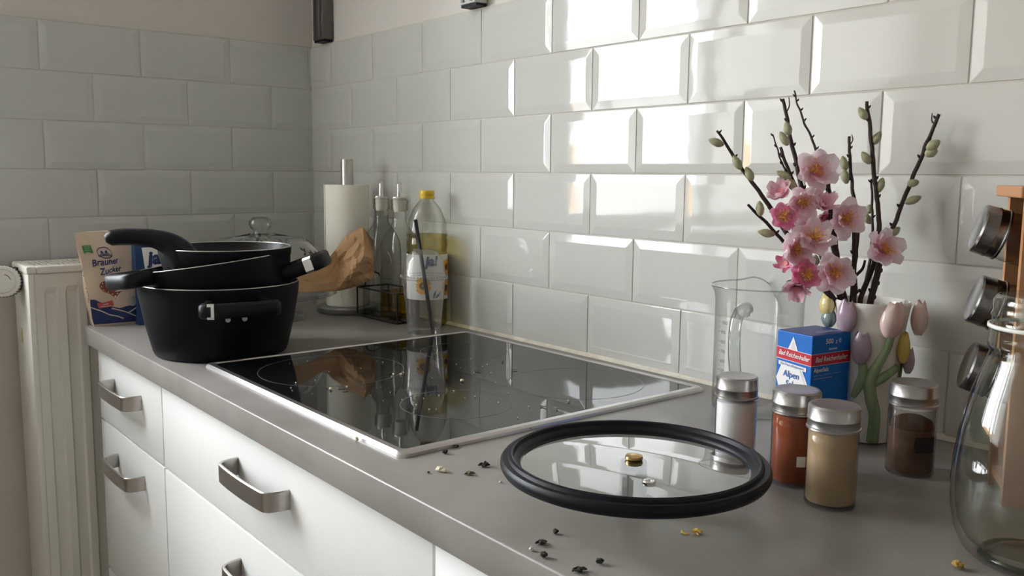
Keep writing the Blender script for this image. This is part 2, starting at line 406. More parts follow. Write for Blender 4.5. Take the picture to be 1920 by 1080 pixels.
def handle_mesh():
    pts = smooth_path([(-0.082, 0, 0), (-0.080, -0.016, 0), (-0.074, -0.027, 0), (-0.060, -0.031, 0), (0, -0.033, 0), (0.060, -0.031, 0), (0.074, -0.027, 0), (0.080, -0.016, 0), (0.082, 0, 0)], 4)
    bm = tube(pts, 0, flat=(0.0265, 0.0045))
    bmesh.ops.recalc_face_normals(bm, faces=bm.faces)
    me = bpy.data.meshes.new('handle'); bm.to_mesh(me); bm.free(); me.materials.append(STEEL)
    for p in me.polygons: p.use_smooth = True
    me.set_sharp_from_angle(angle=math.radians(35))
    return me
HM = handle_mesh()
def cabinet(x0, x1, label, rows, hs):
    t = thing('base_cabinet', label, 'cabinet', ((x0+x1)/2, -0.58, 0), 0, 'white base cabinets under the worktop'); hw = (x1-x0)/2
    obj('carcass', box(-hw+0.0005, hw-0.0005, 0.0195, 0.57, 0.10, H-0.037), CARC, t)
    obj('plinth', box(-hw, hw, 0.06, 0.075, 0.0, 0.10), CARC, t)
    for (za, zb), hz in zip(rows, hs):
        d = obj('drawer', box(-hw+0.0016, hw-0.0016, 0.0, 0.019, H+za, H+zb, bev=0.0012), FRONT, t, smooth=True, angle=40)
        if hz is not None: link('handle', HM, None, d, (0, 0.0, H+hz))
    return t
RWS = [(-0.1865, -0.041), (-0.50, -0.1905), (-0.79, -0.504)]
HS = [-0.1005, -0.2475, -0.56]
cabinet(-0.4995, -0.111, 'narrow white drawer cabinet at the far end beside the radiator', RWS, HS)
cabinet(-0.110, 0.6955, 'wide white drawer cabinet under the black hob', RWS, HS)
cabinet(0.6965, 1.55, 'white base cabinet nearest the viewer, below the glass pot lid', [(-0.79, -0.041)], [None])

# hob
hx0, hx1, hy0, hy1 = 0.004, 0.586, -0.549, -0.037
hob = thing('ceramic_hob', 'black glass ceramic hob with a steel frame, strewn with crumbs', 'hob', ((hx0+hx1)/2, (hy0+hy1)/2, H)); hw, hh = (hx1-hx0)/2, (hy1-hy0)/2
def rrect(w, h, r, n=5):
    out = []
    for cx, cy, a0 in ((w-r, h-r, 0), (-w+r, h-r, PI/2), (-w+r, -h+r, PI), (w-r, -h+r, 1.5*PI)):
        for i in range(n+1):
            a = a0 + i/n*PI/2; out.append((cx+r*math.cos(a), cy+r*math.sin(a)))
    return out
bm = bmesh.new(); loops = []
for ins, z, r in ((0.0, 0.0002, 0.010), (0.0006, 0.0035, 0.010), (0.0035, 0.0062, 0.009), (0.0105, 0.0066, 0.006), (0.0120, 0.0050, 0.005), (0.0120, 0.0002, 0.005)):
    loops.append([bm.verts.new((x, y, z)) for x, y in rrect(hw-ins, hh-ins, r)])
for A, B in zip(loops, loops[1:]+loops[:1]):
    n = len(A)
    for i in range(n): bm.faces.new((A[i], A[(i+1) % n], B[(i+1) % n], B[i]))
obj('frame', bm, FRAME, hob, smooth=True, angle=35)
bm = bmesh.new()
A = [bm.verts.new((x, y, 0.0004)) for x, y in rrect(hw-0.0122, hh-0.0122, 0.005)]; B = [bm.verts.new((x, y, 0.0052)) for x, y in rrect(hw-0.0122, hh-0.0122, 0.005)]
for i in range(len(A)): bm.faces.new((A[i], A[(i+1) % len(A)], B[(i+1) % len(A)], B[i]))
bm.faces.new(B); bm.faces.new(A[::-1])
obj('glass_plate', bm, HOBG, hob)
cx0, cy0 = (hx0+hx1)/2, (hy0+hy1)/2
for x, y, r in ((0.164, -0.409, 0.110), (0.446, -0.375, 0.074), (0.452, -0.167, 0.098), (0.165, -0.160, 0.074)):
    obj('cooking_zone_ring', lathe([(r-0.0006, 0.00525), (r+0.0006, 0.00525), (r+0.0006, 0.00535), (r-0.0006, 0.00535)], 64, closed=True), HOBL, hob, loc=(x-cx0, y-cy0, 0))

# ------------------------------------------------------------------ radiator
rad = thing('radiator', 'white panel radiator on the end wall beside the narrow drawer cabinet', 'radiator', (-0.62, -0.54, 0.0))
ya, yb, xa, xb, zt, zbm = -0.148, 0.14, -0.070, 0.070, H+0.119, 0.15   # local extents
bm = bmesh.new()   # front panel with vertical flutes
n = 0; cols = []
ys = [ya+0.014]
prof = [(ya+0.012, 0.0)]
y = ya+0.028
while y < yb-0.03:
    prof += [(y, 0.0), (y+0.004, -0.006), (y+0.021, -0.006), (y+0.025, 0.0)]; y += 0.038
prof += [(yb-0.012, 0.0)]
for z, k in ((zbm+0.03, 0), (zbm+0.07, 1), (zt-0.055, 1), (zt-0.042, 0), (zt-0.016, 0)):
    cols.append([bm.verts.new((xb-0.002+d*k, yy, z)) for yy, d in prof])
for A, B in zip(cols, cols[1:]):
    for i in range(len(A)-1): bm.faces.new((A[i], A[i+1], B[i+1], B[i]))
fp = obj('front_panel', bm, RADI, rad)
sm = fp.modifiers.new('thick', 'SOLIDIFY'); sm.thickness = 0.0015; sm.offset = -1
obj('side_panel', box(xa, xb, ya, ya+0.0125, zbm, zt-0.014, bev=0.004), RADI, rad, smooth=True, angle=40)
obj('side_panel', box(xa, xb, yb-0.0125, yb, zbm, zt-0.014, bev=0.004), RADI, rad, smooth=True, angle=40)
obj('back_panel', box(xa, xa+0.01, ya+0.0125, yb-0.0125, zbm, zt-0.02), RADI, rad)
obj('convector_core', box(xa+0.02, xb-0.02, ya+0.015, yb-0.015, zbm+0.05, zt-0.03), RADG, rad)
bm = bmesh.new()    # top grille: lip all round, bars across with slots in two rows
bx(bm, xa, xb+0.002, ya-0.002, ya+0.016, zt-0.015, zt, bev=0.003); bx(bm, xa, xb+0.002, yb-0.016, yb, zt-0.015, zt, bev=0.003)
bx(bm, xb-0.016, xb+0.002, ya+0.016, yb-0.016, zt-0.015, zt, bev=0.003); bx(bm, xa, xa+0.014, ya+0.016, yb-0.016, zt-0.015, zt, bev=0.003)
bx(bm, -0.004, 0.006, ya+0.016, yb-0.016, zt-0.004, zt-0.001)
y = ya+0.016
while y < yb-0.02:
    bx(bm, xa+0.012, xb-0.014, y, y+0.0048, zt-0.004, zt-0.0012); y += 0.0105
obj('top_grille', bm, RADI, rad)
stk = obj('sticker', box(-0.022, -0.008, ya-0.0008, ya, H-0.043, H-0.013), mat('sticker_yellow', (0.55, 0.47, 0.25), 0.6), rad); stk['label'] = 'small yellowish sticker on the radiator end'
bm = tube([(-0.02, ya+0.004, H+0.092), (-0.02, ya-0.03, H+0.092)], 0.010, 12)
bx(bm, -0.034, -0.004, ya-0.006, ya+0.002, H+0.066, H+0.112, bev=0.002)
obj('valve_body', bm, mat('valve_dark', (0.05, 0.045, 0.04), 0.4, metal=0.6), rad, smooth=True, angle=40)
# thermostatic head: its dial faces into the room
hd = thing('thermostat_head', '', ''); del hd['label']; del hd['category']
hd.parent = rad; hd.location = (0.020, ya-0.034, H+0.088); hd.rotation_euler = (0, PI/2-0.12, -0.35)
obj('dial', lathe([(0, -0.04), (0.020, -0.04), (0.028, -0.03), (0.031, -0.008), (0.031, 0.0), (0.029, 0.004), (0.0245, 0.0045), (0.024, 0.0030), (0.0225, 0.0030), (0.022, 0.0045), (0, 0.005)], 48), VALVE, hd, smooth=True, angle=35)
bm = bmesh.new()
for k in range(30):
    a = 2*PI*k/30; c, s_ = math.cos(a), math.sin(a)
    q = bmesh.ops.create_cube(bm, size=1)['verts']
    for v in q:
        X, Y, Zz = 0.0308+v.co.x*0.0016, v.co.y*0.0022, -0.012+v.co.z*0.026
        v.co = Vector((X*c-Y*s_, X*s_+Y*c, Zz))
obj('grip_ridge', bm, mat('valve_groove', (0.12, 0.11, 0.10), 0.6), hd)['kind'] = 'stuff'
bm = poly2d(stroke2([(0.014*math.cos(a/10), 0.014*math.sin(a/10)) for a in range(18, 30)], 0.0016) + [disc2(-0.002, -0.012, 0.0022, n=10)])
wrap(bm, lambda x, y: Vector((x, y, 0.0053)))
obj('scale_mark', bm, MATS['valve_groove'], hd)

# metal profiles hanging down the wall above the tiles
def wall_profile(x, label, m1):
    t = thing('wall_profile', label, 'rail', (x, 0.006, H+0.622))
    bm = bmesh.new(); bx(bm, -0.025, 0.025, -0.030, -0.0005, 0, 0.75, bev=0.002)
    obj('profile', bm, m1, t)
    bm = bmesh.new(); bx(bm, -0.016, -0.010, -0.033, -0.030, 0.004, 0.75); bx(bm, 0.010, 0.016, -0.033, -0.030, 0.004, 0.75)
    obj('groove_strip', bm, STEEL_D, t)
    obj('end_cap', box(-0.024, 0.024, -0.027, -0.003, -0.005, 0.0, bev=0.001), BAKE, t)
wall_profile(-0.621, 'dark metal profile hanging above the tiles in the corner', mat('profile_dark', (0.16, 0.145, 0.135), 0.35, metal=0.8))
wall_profile(-0.014, 'pale metal profile end at the top edge, above the middle of the tiled wall', mat('profile_pale', (0.55, 0.54, 0.53), 0.4))

# ------------------------------------------------------------------ brown sugar bag
def ring_bag(name, t, wf, df, hgt, m, seed, amp, nx=14, ny=6, nz=22, bulge=0.006, lean=0.0):
    """closed paper bag from rings; returns the mapper of its front face"""
    def disp(p):
        q = Vector((p.x*22+seed, p.y*22, p.z*16)); n1 = noise.noise_vector(q); q2 = q*2.7; n2 = noise.noise_vector(q2)
        return p + (n1*amp + n2*amp*0.45)*min(1, p.z/0.02) + Vector((lean*p.z/hgt, 0, 0))
    def front(u, v):
        W, D = wf(v), df(v); b = bulge*math.sin(PI*min(1, max(0, u)))*math.sin(PI*min(1, v*0.9+0.05))
        return disp(Vector(((u-.5)*W, D/2+b, v*hgt)))
    bm = bmesh.new(); rings = []
    for k in range(nz+1):
        v = k/nz; W, D = wf(v), df(v); ring = []
        for i in range(nx): ring.append(front(i/nx, v))
        for j in range(ny): ring.append(disp(Vector((W/2, D/2-D*j/ny, v*hgt)) - Vector((0.012*math.sin(PI*j/ny)*min(1, v*1.2), 0, 0))))
        for i in range(nx): ring.append(disp(Vector((W/2-W*i/nx, -D/2-bulge*0.5*math.sin(PI*i/nx), v*hgt))))
        for j in range(ny): ring.append(disp(Vector((-W/2, -D/2+D*j/ny, v*hgt)) + Vector((0.012*math.sin(PI*j/ny)*min(1, v*1.2), 0, 0))))
        rings.append([bm.verts.new(p) for p in ring])
    for A, B in zip(rings, rings[1:]):
        n = len(A)
        for i in range(n): bm.faces.new((A[i], A[(i+1) % n], B[(i+1) % n], B[i]))
    bm.faces.new(rings[0]); bm.faces.new(rings[-1])
    o = obj(name, bm, m, t, smooth=True, angle=24)
    return front
xd = Vector((0.08, 0.99, 0)).normalized()
bag = thing('sugar_bag', 'beige paper bag of brown sugar with blue base at the far worktop corner', 'bag', (-0.507, -0.538, H), math.atan2(xd.y, xd.x)+PI)
# local +y must face the viewer: turn so that local x runs right to left in the picture
BW, BH = 0.093, 0.187
frontF = ring_bag('body', bag, lambda v: BW*(1.0-0.06*v) + 0.004*math.sin(PI*v), lambda v: 0.038*(1-0.92*max(0, v-0.35)/0.65), BH, BAGP, 3.1, 0.0046, lean=0.024)
def bagmap(off=0.0006):
    # print coordinates: u from picture left to right (0..1), v up (0..1)
    def f(x, y):
        p = frontF(1-x, y); e = 0.01
        a = frontF(1-x-e, y)-p; b = frontF(1-x, y+e)-p; nn = a.cross(b)
        if nn.y < 0: nn = -nn
        return p + nn.normalized()*off
    return f
bm = poly2d([[(0, .02), (1, .02), (1, .255), (.83, .21), (.55, .17), (.0, .285)]], 4)
obj('blue_base_print', wrap(bm, bagmap()), NAVY, bag)['label'] = 'navy blue printed base of the sugar bag'
bm = poly2d([[(0.0, .29), (0.56, .10), (0.62, .16), (.44, .20), (.1, .285)]], 3)
obj('blue_band_print', wrap(bm, bagmap(0.0009)), NAVY, bag)
bm = poly2d(stroke2([(0.0, .20), (0.28, .14), (.60, .06)], .014) + stroke2([(.42, .185), (.68, .12), (.95, .065)], .014) + stroke2([(.72, .12), (1.0, .205)], .014), 3)
obj('white_line', wrap(bm, bagmap(0.0013)), mat('cream_print', (0.62, 0.53, 0.42), 0.6), bag)
hp = []
for k in range(40):
    a = 2*PI*k/40; hx = 16*math.sin(a)**3; hy = 13*math.cos(a)-5*math.cos(2*a)-2*math.cos(3*a)-math.cos(4*a)
    hp.append((0.515+hx*0.0165, 0.40+hy*0.0072))
obj('gingerbread_heart', wrap(poly2d([hp], 2), bagmap(0.0009)), BROWNP, bag)['label'] = 'brown gingerbread heart printed on the sugar bag'
dots = [disc2(0.515+(x-0.515)*.86, 0.40+(y-0.40)*.86+.002, .012, .0065, 8) for x, y in hp[::2]]
pet = [[(0.60+.0*c, .345), (0.60+.035*math.cos(a-.25), .345+.02*math.sin(a-.25)), (0.60+.085*math.cos(a), .345+.045*math.sin(a)), (0.60+.035*math.cos(a+.25), .345+.02*math.sin(a+.25))] for c, a in enumerate([0.3, 0.95, 1.6, 2.25, 2.9])]
obj('icing_dot', wrap(poly2d(dots+pet), bagmap(0.0014)), WHITEP, bag)
def bagtext(bm, off=0.0011):      # lettering laid out in metres on the front face
    f = bagmap(off); return wrap(bm, lambda x, y: f(x/BW, y/BH))
obj('title_lettering', bagtext(join_bm(text2d('Brauner', .0178, .041, .1195, shear=.3, bold=.00035, rot=.10, sx=.80, sub=1), text2d('Zucker', .0165, .047, .1035, shear=.3, bold=.00035, rot=.10, sx=.80, sub=1))), NAVY, bag)
bm = join_bm(poly2d(stroke2([(.47+.135*math.cos(a/12*PI), .77+.066*math.sin(a/12*PI)) for a in range(25)], .010)), poly2d([[(.40, .765), (.42, .80), (.44, .80), (.46, .765)], [(.48, .765), (.50, .80), (.52, .80), (.54, .765)], rect(.38, .752, .56, .760)]))
obj('round_emblem', wrap(bm, bagmap(0.0011)), NAVY, bag)
bm = text2d('DIAMANT', .0056, .0437, .1360, bold=.0002, sx=1.0)
obj('emblem_lettering', bagtext(bm), NAVY, bag)
bm = poly2d([[(.10, .765), (.17, .785), (.27, .77), (.25, .86), (.08, .855)]], 2)
obj('green_flag_print', wrap(bm, bagmap(0.0010)), GREENP, bag)
bm = poly2d([rect(.12, y, .23, y+.005) for y in (.80, .82, .838)])
obj('flag_line', wrap(bm, bagmap(0.0015)), mat('pale_green', (0.3, 0.5, 0.28), 0.6), bag)
bm = poly2d([[(.145, .19), (.47, .212), (.455, .268), (.13, .25)]], 2)
obj('red_label_print', wrap(bm, bagmap(0.0016)), REDP, bag)
bm = poly2d([rect(.24, .235, .36, .243), rect(.19, .212, .42, .218)])
obj('label_line', wrap(bm, bagmap(0.0020)), WHITEP, bag)
obj('round_seal_print', wrap(poly2d([disc2(.83, .245, .095, .05)], 1), bagmap(0.0016)), GREYP, bag)
def sidemap(x, y):    # narrow side towards the radiator valve: x 0..1 from back to front
    D = 0.040*(1-0.92*max(0, y-0.35)/0.65)
    p = frontF(1, y); return Vector((p.x+0.0015 - 0.012*math.sin(PI*(1-x))*min(1, y*1.2), p.y-(1-x)*D, y*BH))
bm = join_bm(poly2d([rect(.25, .60-.022*k, .95-.1*(k % 3), .609-.022*k) for k in range(6)] + [rect(.3, .40-.02*k, .9-.12*(k % 2), .407-.02*k) for k in range(9)], 1), text2d('Brauner', .17, .6, .64, shear=.3, bold=.004, sx=.9))
wrap(bm, lambda x, y: sidemap(x, y if y < .62 else .64+(y-.64)*.25)+Vector((0.0012, 0, 0)))
obj('side_print', bm, mat('side_ink', (0.16, 0.13, 0.16), 0.6), bag)

# blue package next to it
pk = thing('flour_pack', 'dark blue paper pack with a white square behind the black pots', 'package', (-0.468, -0.467, H), math.atan2(0.99, 0.10)+PI)
frontP = ring_bag('body', pk, lambda v: 0.088, lambda v: 0.040*(1-0.25*max(0, v-.8)/.2), 0.166, BLUEP, 9.4, 0.0012, bulge=0.002)
def pkm(off): return lambda x, y: frontP(1-x, y)+Vector((0, off, 0))
obj('white_square_print', wrap(poly2d([[(.20, .60), (.62, .655), (.74, .71), (.72, .93), (.14, .93)]], 3), pkm(0.0012)), WHITEP, pk)
obj('lettering', wrap(text2d('ja!', .40, .44, .74, shear=.1, bold=.018), lambda x, y, f=pkm(0.0020): f(x, .74+(y-.74)*.52)), NAVY, pk)
obj('small_print', wrap(poly2d([rect(.30, .50, .36, .535), rect(.42, .505, .58, .53), rect(.02, .54, .09, .66)]), pkm(0.0014)), WHITEP, pk)

# ------------------------------------------------------------------ three nested black pots
def pot_parts(t, rb, rt, hgt, m, mi, th=0.003, rim=True):
    o = [(0, 0), (rb-0.008, 0), (rb-0.003, 0.002), (rb, 0.008), (rb+(rt-rb)*0.55, hgt*0.45), (rt-0.001, hgt*0.86), (rt, hgt-0.0015)]
    i = [(rt-th, hgt-0.0015), (rt-th-0.001, hgt*0.86), (rb+(rt-rb)*0.55-th, hgt*0.45), (rb-th, 0.012), (rb-th-0.006, 0.0055), (0, 0.005)]
    obj('body', lathe(o, 96), m, t, smooth=True, angle=40)
    obj('inside', lathe(i, 96), mi, t, smooth=True, angle=40)
    obj('rim', lathe([(rt, hgt-0.0016), (rt-0.0004, hgt), (rt-th+0.0004, hgt), (rt-th, hgt-0.0016)], 96, closed=True), RIMM, t, smooth=True)
def loop_handle(t, ang, r, z, out=0.042, half=0.052, tilt=0.0, hgt=0.023, clip=True, side=-1):
    """flat bail: two posts and a straight grip with a slot between it and the pot"""
    bm = bmesh.new(); c, s_ = math.cos(ang), math.sin(ang)
    def P(a, b, zz): return Vector(((r+a)*c - b*s_, (r+a)*s_ + b*c, z+zz+tilt*a))
    pts = smooth_path([P(-0.006, -half*0.72, 0), P(out*0.45, -half*0.85, 0), P(out*0.85, -half, 0), P(out, -half*0.7, 0), P(out*1.03, 0, 0), P(out, half*0.7, 0), P(out*0.85, half, 0), P(out*0.45, half*0.85, 0), P(-0.006, half*0.72, 0)], 4)
    tube(pts, 0, flat=(hgt, 0.013), bm=bm)
    h = obj('handle', bm, BAKE, t, smooth=True, angle=50)
    bm = bmesh.new()
    for s in (-1, 1):
        q = [P(0.0005, s*0.013, -hgt*0.9), P(0.0022, s*0.013, -hgt*0.9)]
        tube(q, 0.0042, 10, bm=bm)
    obj('screw', bm, STEEL, h)
    if clip:
        q = [P(out*0.55, side*half*0.90, 0), P(out*0.78, side*half*0.985, 0)] if t is not p1 else [P(out*0.93, -half*0.90, 0), P(out*0.995, -half*0.72, 0)]
        bm = tube(q, 0, flat=(hgt*1.06, 0.0142))
        obj('steel_clip', bm, CHROME, h)['label'] = 'bright steel clip on the handle'
    return h
PC = Vector((-0.106, -0.477))
p1 = thing('stockpot', 'large black pot at the bottom of the nested stack, standing beside the hob', 'pot', (PC.x, PC.y, H))
AT = math.atan2(TDIR.y, TDIR.x)
pot_parts(p1, 0.1105, 0.1315, 0.122, POT, POTIN)
h1 = loop_handle(p1, AT+0.50, 0.127, 0.094, half=0.056, side=-1)
loop_handle(p1, AT+0.50+PI, 0.127, 0.092, half=0.056)
def tilt_quat(deg, ax):
    zt_ = (Vector((0, 0, 1)) - ax*math.tan(math.radians(deg))).normalized()
    return Vector((0, 0, 1)).rotation_difference(zt_)
p2 = thing('casserole_pot', 'middle black pot of the nested stack, tilted with its right handle raised', 'pot', (0, 0, 0))
p2.rotation_mode = 'QUATERNION'; p2.rotation_quaternion = tilt_quat(8.0, RDIR)
p2.location = Vector((PC.x, PC.y, H+0.045)) + RDIR*0.006
AR = math.atan2(RDIR.y, RDIR.x)
pot_parts(p2, 0.098, 0.1275, 0.112, POT, POTIN)
loop_handle(p2, AR+PI+0.78, 0.120, 0.104, out=0.044, half=0.042, hgt=0.024, clip=False)
loop_handle(p2, AR+0.10, 0.122, 0.076, out=0.062, half=0.042, hgt=0.026, tilt=0.22)
p3 = thing('saucepan', 'top black saucepan of the nested stack with a long curved handle', 'saucepan', (0, 0, 0))
p3.location = Vector((PC.x, PC.y, H+0.087)) + RDIR*0.012
pot_parts(p3, 0.080, 0.1085, 0.094, POT, POTIN)
hdir = (-RDIR*0.74 + TDIR*0.67).normalized()
def PH(a, z): return Vector((hdir.x*a, hdir.y*a, z))
def PH3(u, v, d): return at(u, v, d) - p3.location
pts = smooth_path([PH3(372, 510, 1.462), PH3(360, 507, 1.452), PH3(350, 494, 1.445), PH3(338, 475, 1.440), PH3(318, 458, 1.435), PH3(290, 448, 1.428), PH3(260, 444.5, 1.420), PH3(232, 444, 1.412), PH3(208, 446, 1.404), PH3(197, 448, 1.400)], 5)
n = len(pts)
obj('handle', tube(pts, 0, flat=(lerp_list([0.030, 0.040, 0.046, 0.044, 0.035, 0.0275, 0.0245, 0.0240, 0.0225, 0.010], n), lerp_list([0.036, 0.038, 0.038, 0.034, 0.029, 0.026, 0.025, 0.026, 0.024, 0.012], n))), BAKE, p3, smooth=True, angle=60)

# ------------------------------------------------------------------ cake stand with dome, kraft paper
CK = (-0.387, -0.281)
cs = thing('cake_stand', 'glass pedestal cake stand behind the black pots in the corner', 'stand', (*CK, H))
obj('plate', lathe([(0, 0.050), (0.150, 0.0525), (0.154, 0.0545), (0.153, 0.058), (0.147, 0.0575), (0, 0.056)], 72), G_CLEAR, cs, smooth=True, angle=40)
obj('pedestal', lathe([(0.0, 0.003), (0.088, 0.0008), (0.0895, 0.003), (0.086, 0.006), (0.05, 0.012), (0.022, 0.024), (0.018, 0.036), (0.030, 0.048), (0.045, 0.0505)], 64), G_CLEAR, cs, smooth=True, angle=50)
dm = thing('cake_dome', 'clear glass dome with leaf decals and round knob on the cake stand', 'cover', (*CK, H+0.0585))
dprof = [(0.136, 0.0), (0.1365, 0.004), (0.134, 0.030), (0.127, 0.060), (0.114, 0.086), (0.098, 0.104), (0.086, 0.111), (0.060, 0.1155), (0.022, 0.119)]
def drad(z):
    for (r0, z0), (r1, z1) in zip(dprof[1:], dprof[2:]):
        if z0 <= z <= z1: return r0+(r1-r0)*(z-z0)/(z1-z0)
    return 0.02
obj('dome', lathe(dprof, 72), G_DOME, dm, smooth=True, angle=60)
obj('knob', lathe([(0.022, 0.119), (0.015, 0.122), (0.0145, 0.128), (0.020, 0.1325), (0.0235, 0.140), (0.022, 0.148), (0.015, 0.1545), (0, 0.156)], 32), thin_glass('knob_glass', (0.9, 0.92, 0.9), (0.18, 0.2, 0.19), gain=1.8, blend=0.5), dm, smooth=True)
bm = bmesh.new(); random.seed(11)
lf = []
for k in range(40):
    lf.append((random.uniform(0, 2*PI)*0.5+PI*0.25, random.choice([random.uniform(0.03, 0.06), random.uniform(0.098, 0.108)])))
for u, v in ((455, 449), (487, 447), (552, 444), (573, 475), (583, 475), (594, 476), (591, 462), (430, 446), (515, 446), (568, 470), (588, 478)):
    d = 1.62
    while d < 2.0:      # where the line of sight meets the dome
        p = at(u, v, d); z = p.z-(H+0.0585); r_ = math.hypot(p.x-CK[0], p.y-CK[1])
        if 0.005 < z < 0.118 and r_ <= drad(z): lf.append((math.atan2(p.y-CK[1], p.x-CK[0]), z)); break
        d += 0.001
for a, z in lf:
    rot = random.uniform(0, PI)
    for q in range(2):
        ro = rot+q*1.9; pts = [(0, 0), (.004, .0026), (.0085, 0), (.004, -.0026)]
        vs = []
        for x, y in pts:
            X, Y = x*math.cos(ro)-y*math.sin(ro), x*math.sin(ro)+y*math.cos(ro)
            zz = z+Y; rr = drad(max(0.004, zz))+0.0006
            vs.append(bm.verts.new((rr*math.cos(a+X/rr), rr*math.sin(a+X/rr), zz)))
        bm.faces.new(vs)
lo = obj('leaf_decal', bm, mat('decal_dark', (0.03, 0.03, 0.025), 0.6), dm); lo['kind'] = 'stuff'

def paper_pt(s, t):
    # s 0..1 from the pots towards the oil bottles, t 0..1 upwards; a crumpled sheet lying on the plate and folded up at its end
    u = 538 + s*163
    top = lerp_list([503, 505, 508, 508, 497, 468, 445, 431, 427, 450], 200)[min(199, int(s*199))]
    bot = lerp_list([550, 549, 548, 548, 547, 546, 543, 538, 531, 520], 200)[min(199, int(s*199))]
    v = bot + (top-bot)*t
    d = lerp_list([1.705, 1.720, 1.745, 1.790, 1.835, 1.850, 1.852, 1.856], 200)[min(199, int(s*199))] + t*(0.012+0.05*s) - 0.03*math.sin(PI*t)*(s > .5)*min(1, (s-.5)*5)
    p = at(u, v, d)
    q = Vector((s*5.5+2.3, t*3.2, 1.7)); k = (noise.noise(q)*0.020 + noise.noise(q*2.3)*0.009)*min(1, .35+max(0, s-.3)*2)
    return p + TDIR*k + UP*noise.noise(q*1.7+Vector((9, 0, 0)))*0.004*min(1, t*4)
bm = bmesh.new(); NS, NT = 26, 12
g = [[bm.verts.new(paper_pt(i/NS, j/NT)) for j in range(NT+1)] for i in range(NS+1)]
for i in range(NS):
    for j in range(NT):
        if (i+j) % 2: bm.faces.new((g[i][j], g[i+1][j], g[i+1][j+1])); bm.faces.new((g[i][j], g[i+1][j+1], g[i][j+1]))
        else: bm.faces.new((g[i][j], g[i+1][j], g[i][j+1])); bm.faces.new((g[i+1][j], g[i+1][j+1], g[i][j+1]))
kp = obj('kraft_paper', bm, KRAFT, None, smooth=True, angle=18)
sm = kp.modifiers.new('thick', 'SOLIDIFY'); sm.thickness = 0.0006
tag(kp, 'crumpled brown kraft paper on the cake stand, its end standing up', 'paper')

# ------------------------------------------------------------------ paper towel holder
RH = (-0.378, -0.083)
t = thing('paper_towel_holder', 'steel paper towel holder with a round base in the corner', 'holder', (*RH, H))
obj('base', lathe([(0, 0.0005), (0.068, 0.0005), (0.0695, 0.003), (0.0695, 0.012), (0.066, 0.0155), (0, 0.0158)], 64), STEEL_D, t, smooth=True, angle=35)
obj('rod', lathe([(0.006, 0.0155), (0.006, 0.26), (0.0135, 0.262), (0.0135, 0.333), (0.0125, 0.3355), (0, 0.336)], 32), STEEL, t, smooth=True, angle=35)
t = thing('paper_towel_roll', 'white paper towel roll standing on the steel holder', 'paper towel', (*RH, H+0.0162))
bm = bmesh.new(); RO = 0.0475
pr = [(RO*math.cos(a/40*2*PI), RO*math.sin(a/40*2*PI)) for a in range(41)]
a1 = math.atan2(-RDIR.y, -RDIR.x)
ring = []
for z in (0, 0.264):
    r0 = []
    for k in range(72):
        a = a1 + 2*PI*k/72; rr = RO - 0.0012*k/72
        r0.append(bm.verts.new((rr*math.cos(a), rr*math.sin(a), z)))
    ring.append(r0)
for k in range(71): bm.faces.new((ring[0][k], ring[0][k+1], ring[1][k+1], ring[1][k]))
inner = [[bm.verts.new((0.019*math.cos(2*PI*k/71+a1), 0.019*math.sin(2*PI*k/71+a1), z)) for k in range(72)] for z in (0, 0.264)]
for k in range(71):
    bm.faces.new((ring[1][k], ring[1][k+1], inner[1][k+1], inner[1][k])); bm.faces.new((ring[0][k], ring[0][k+1], inner[0][k+1], inner[0][k]))
    bm.faces.new((inner[0][k], inner[0][k+1], inner[1][k+1], inner[1][k]))
obj('roll', bm, PAPERW, t, smooth=True, angle=40)
bm = bmesh.new(); A = []
for k in range(9):
    f = k/8; a = a1 - 0.35 + 0.5*f; rr = RO+0.0016+0.010*(1-f)**1.5
    A.append([bm.verts.new((rr*math.cos(a), rr*math.sin(a), z)) for z in (0.0, 0.264)])
for P, Q in zip(A, A[1:]): bm.faces.new((P[0], Q[0], Q[1], P[1]))
lo = obj('loose_sheet', bm, PAPERW, t, smooth=True); s_ = lo.modifiers.new('thick', 'SOLIDIFY'); s_.thickness = 0.0005

# ------------------------------------------------------------------ oil and vinegar bottles in a wire rack
rk = thing('bottle_rack', 'black wire rack holding two pourer bottles', 'rack', (-0.2325, -0.058, H), 0.03)
hwx, hwy = 0.0775, 0.0395
for z in (0.0028, 0.063):
    obj('wire_ring', tube([(-hwx, -hwy, z), (hwx, -hwy, z), (hwx, hwy, z), (-hwx, hwy, z), (-hwx, -hwy, z)], 0.0019, 8), BLACKM, rk)
for sx, sy in ((-1, -1), (1, -1), (1, 1), (-1, 1)):
    obj('corner_post', tube([(sx*hwx, sy*hwy, 0.0022), (sx*hwx, sy*hwy, 0.063)], 0.0019, 8), BLACKM, rk)
obj('carrying_hoop', tube(smooth_path([(hwx, -0.02, 0.063), (hwx, -0.017, 0.085), (hwx, -0.005, 0.092), (hwx, 0.005, 0.092), (hwx, 0.017, 0.085), (hwx, 0.02, 0.063)], 4), 0.0019, 8), BLACKM, rk)
obj('carrying_hoop', tube(smooth_path([(-hwx, -0.02, 0.063), (-hwx, -0.017, 0.085), (-hwx, -0.005, 0.092), (-hwx, 0.005, 0.092), (-hwx, 0.017, 0.085), (-hwx, 0.02, 0.063)], 4), 0.0019, 8), BLACKM, rk)
for y in (-0.015, 0.015): obj('floor_wire', tube([(-hwx, y, 0.0028), (hwx, y, 0.0028)], 0.0015, 6), BLACKM, rk)
CORK = mat('stopper_plastic', (0.78, 0.74, 0.66), 0.6)
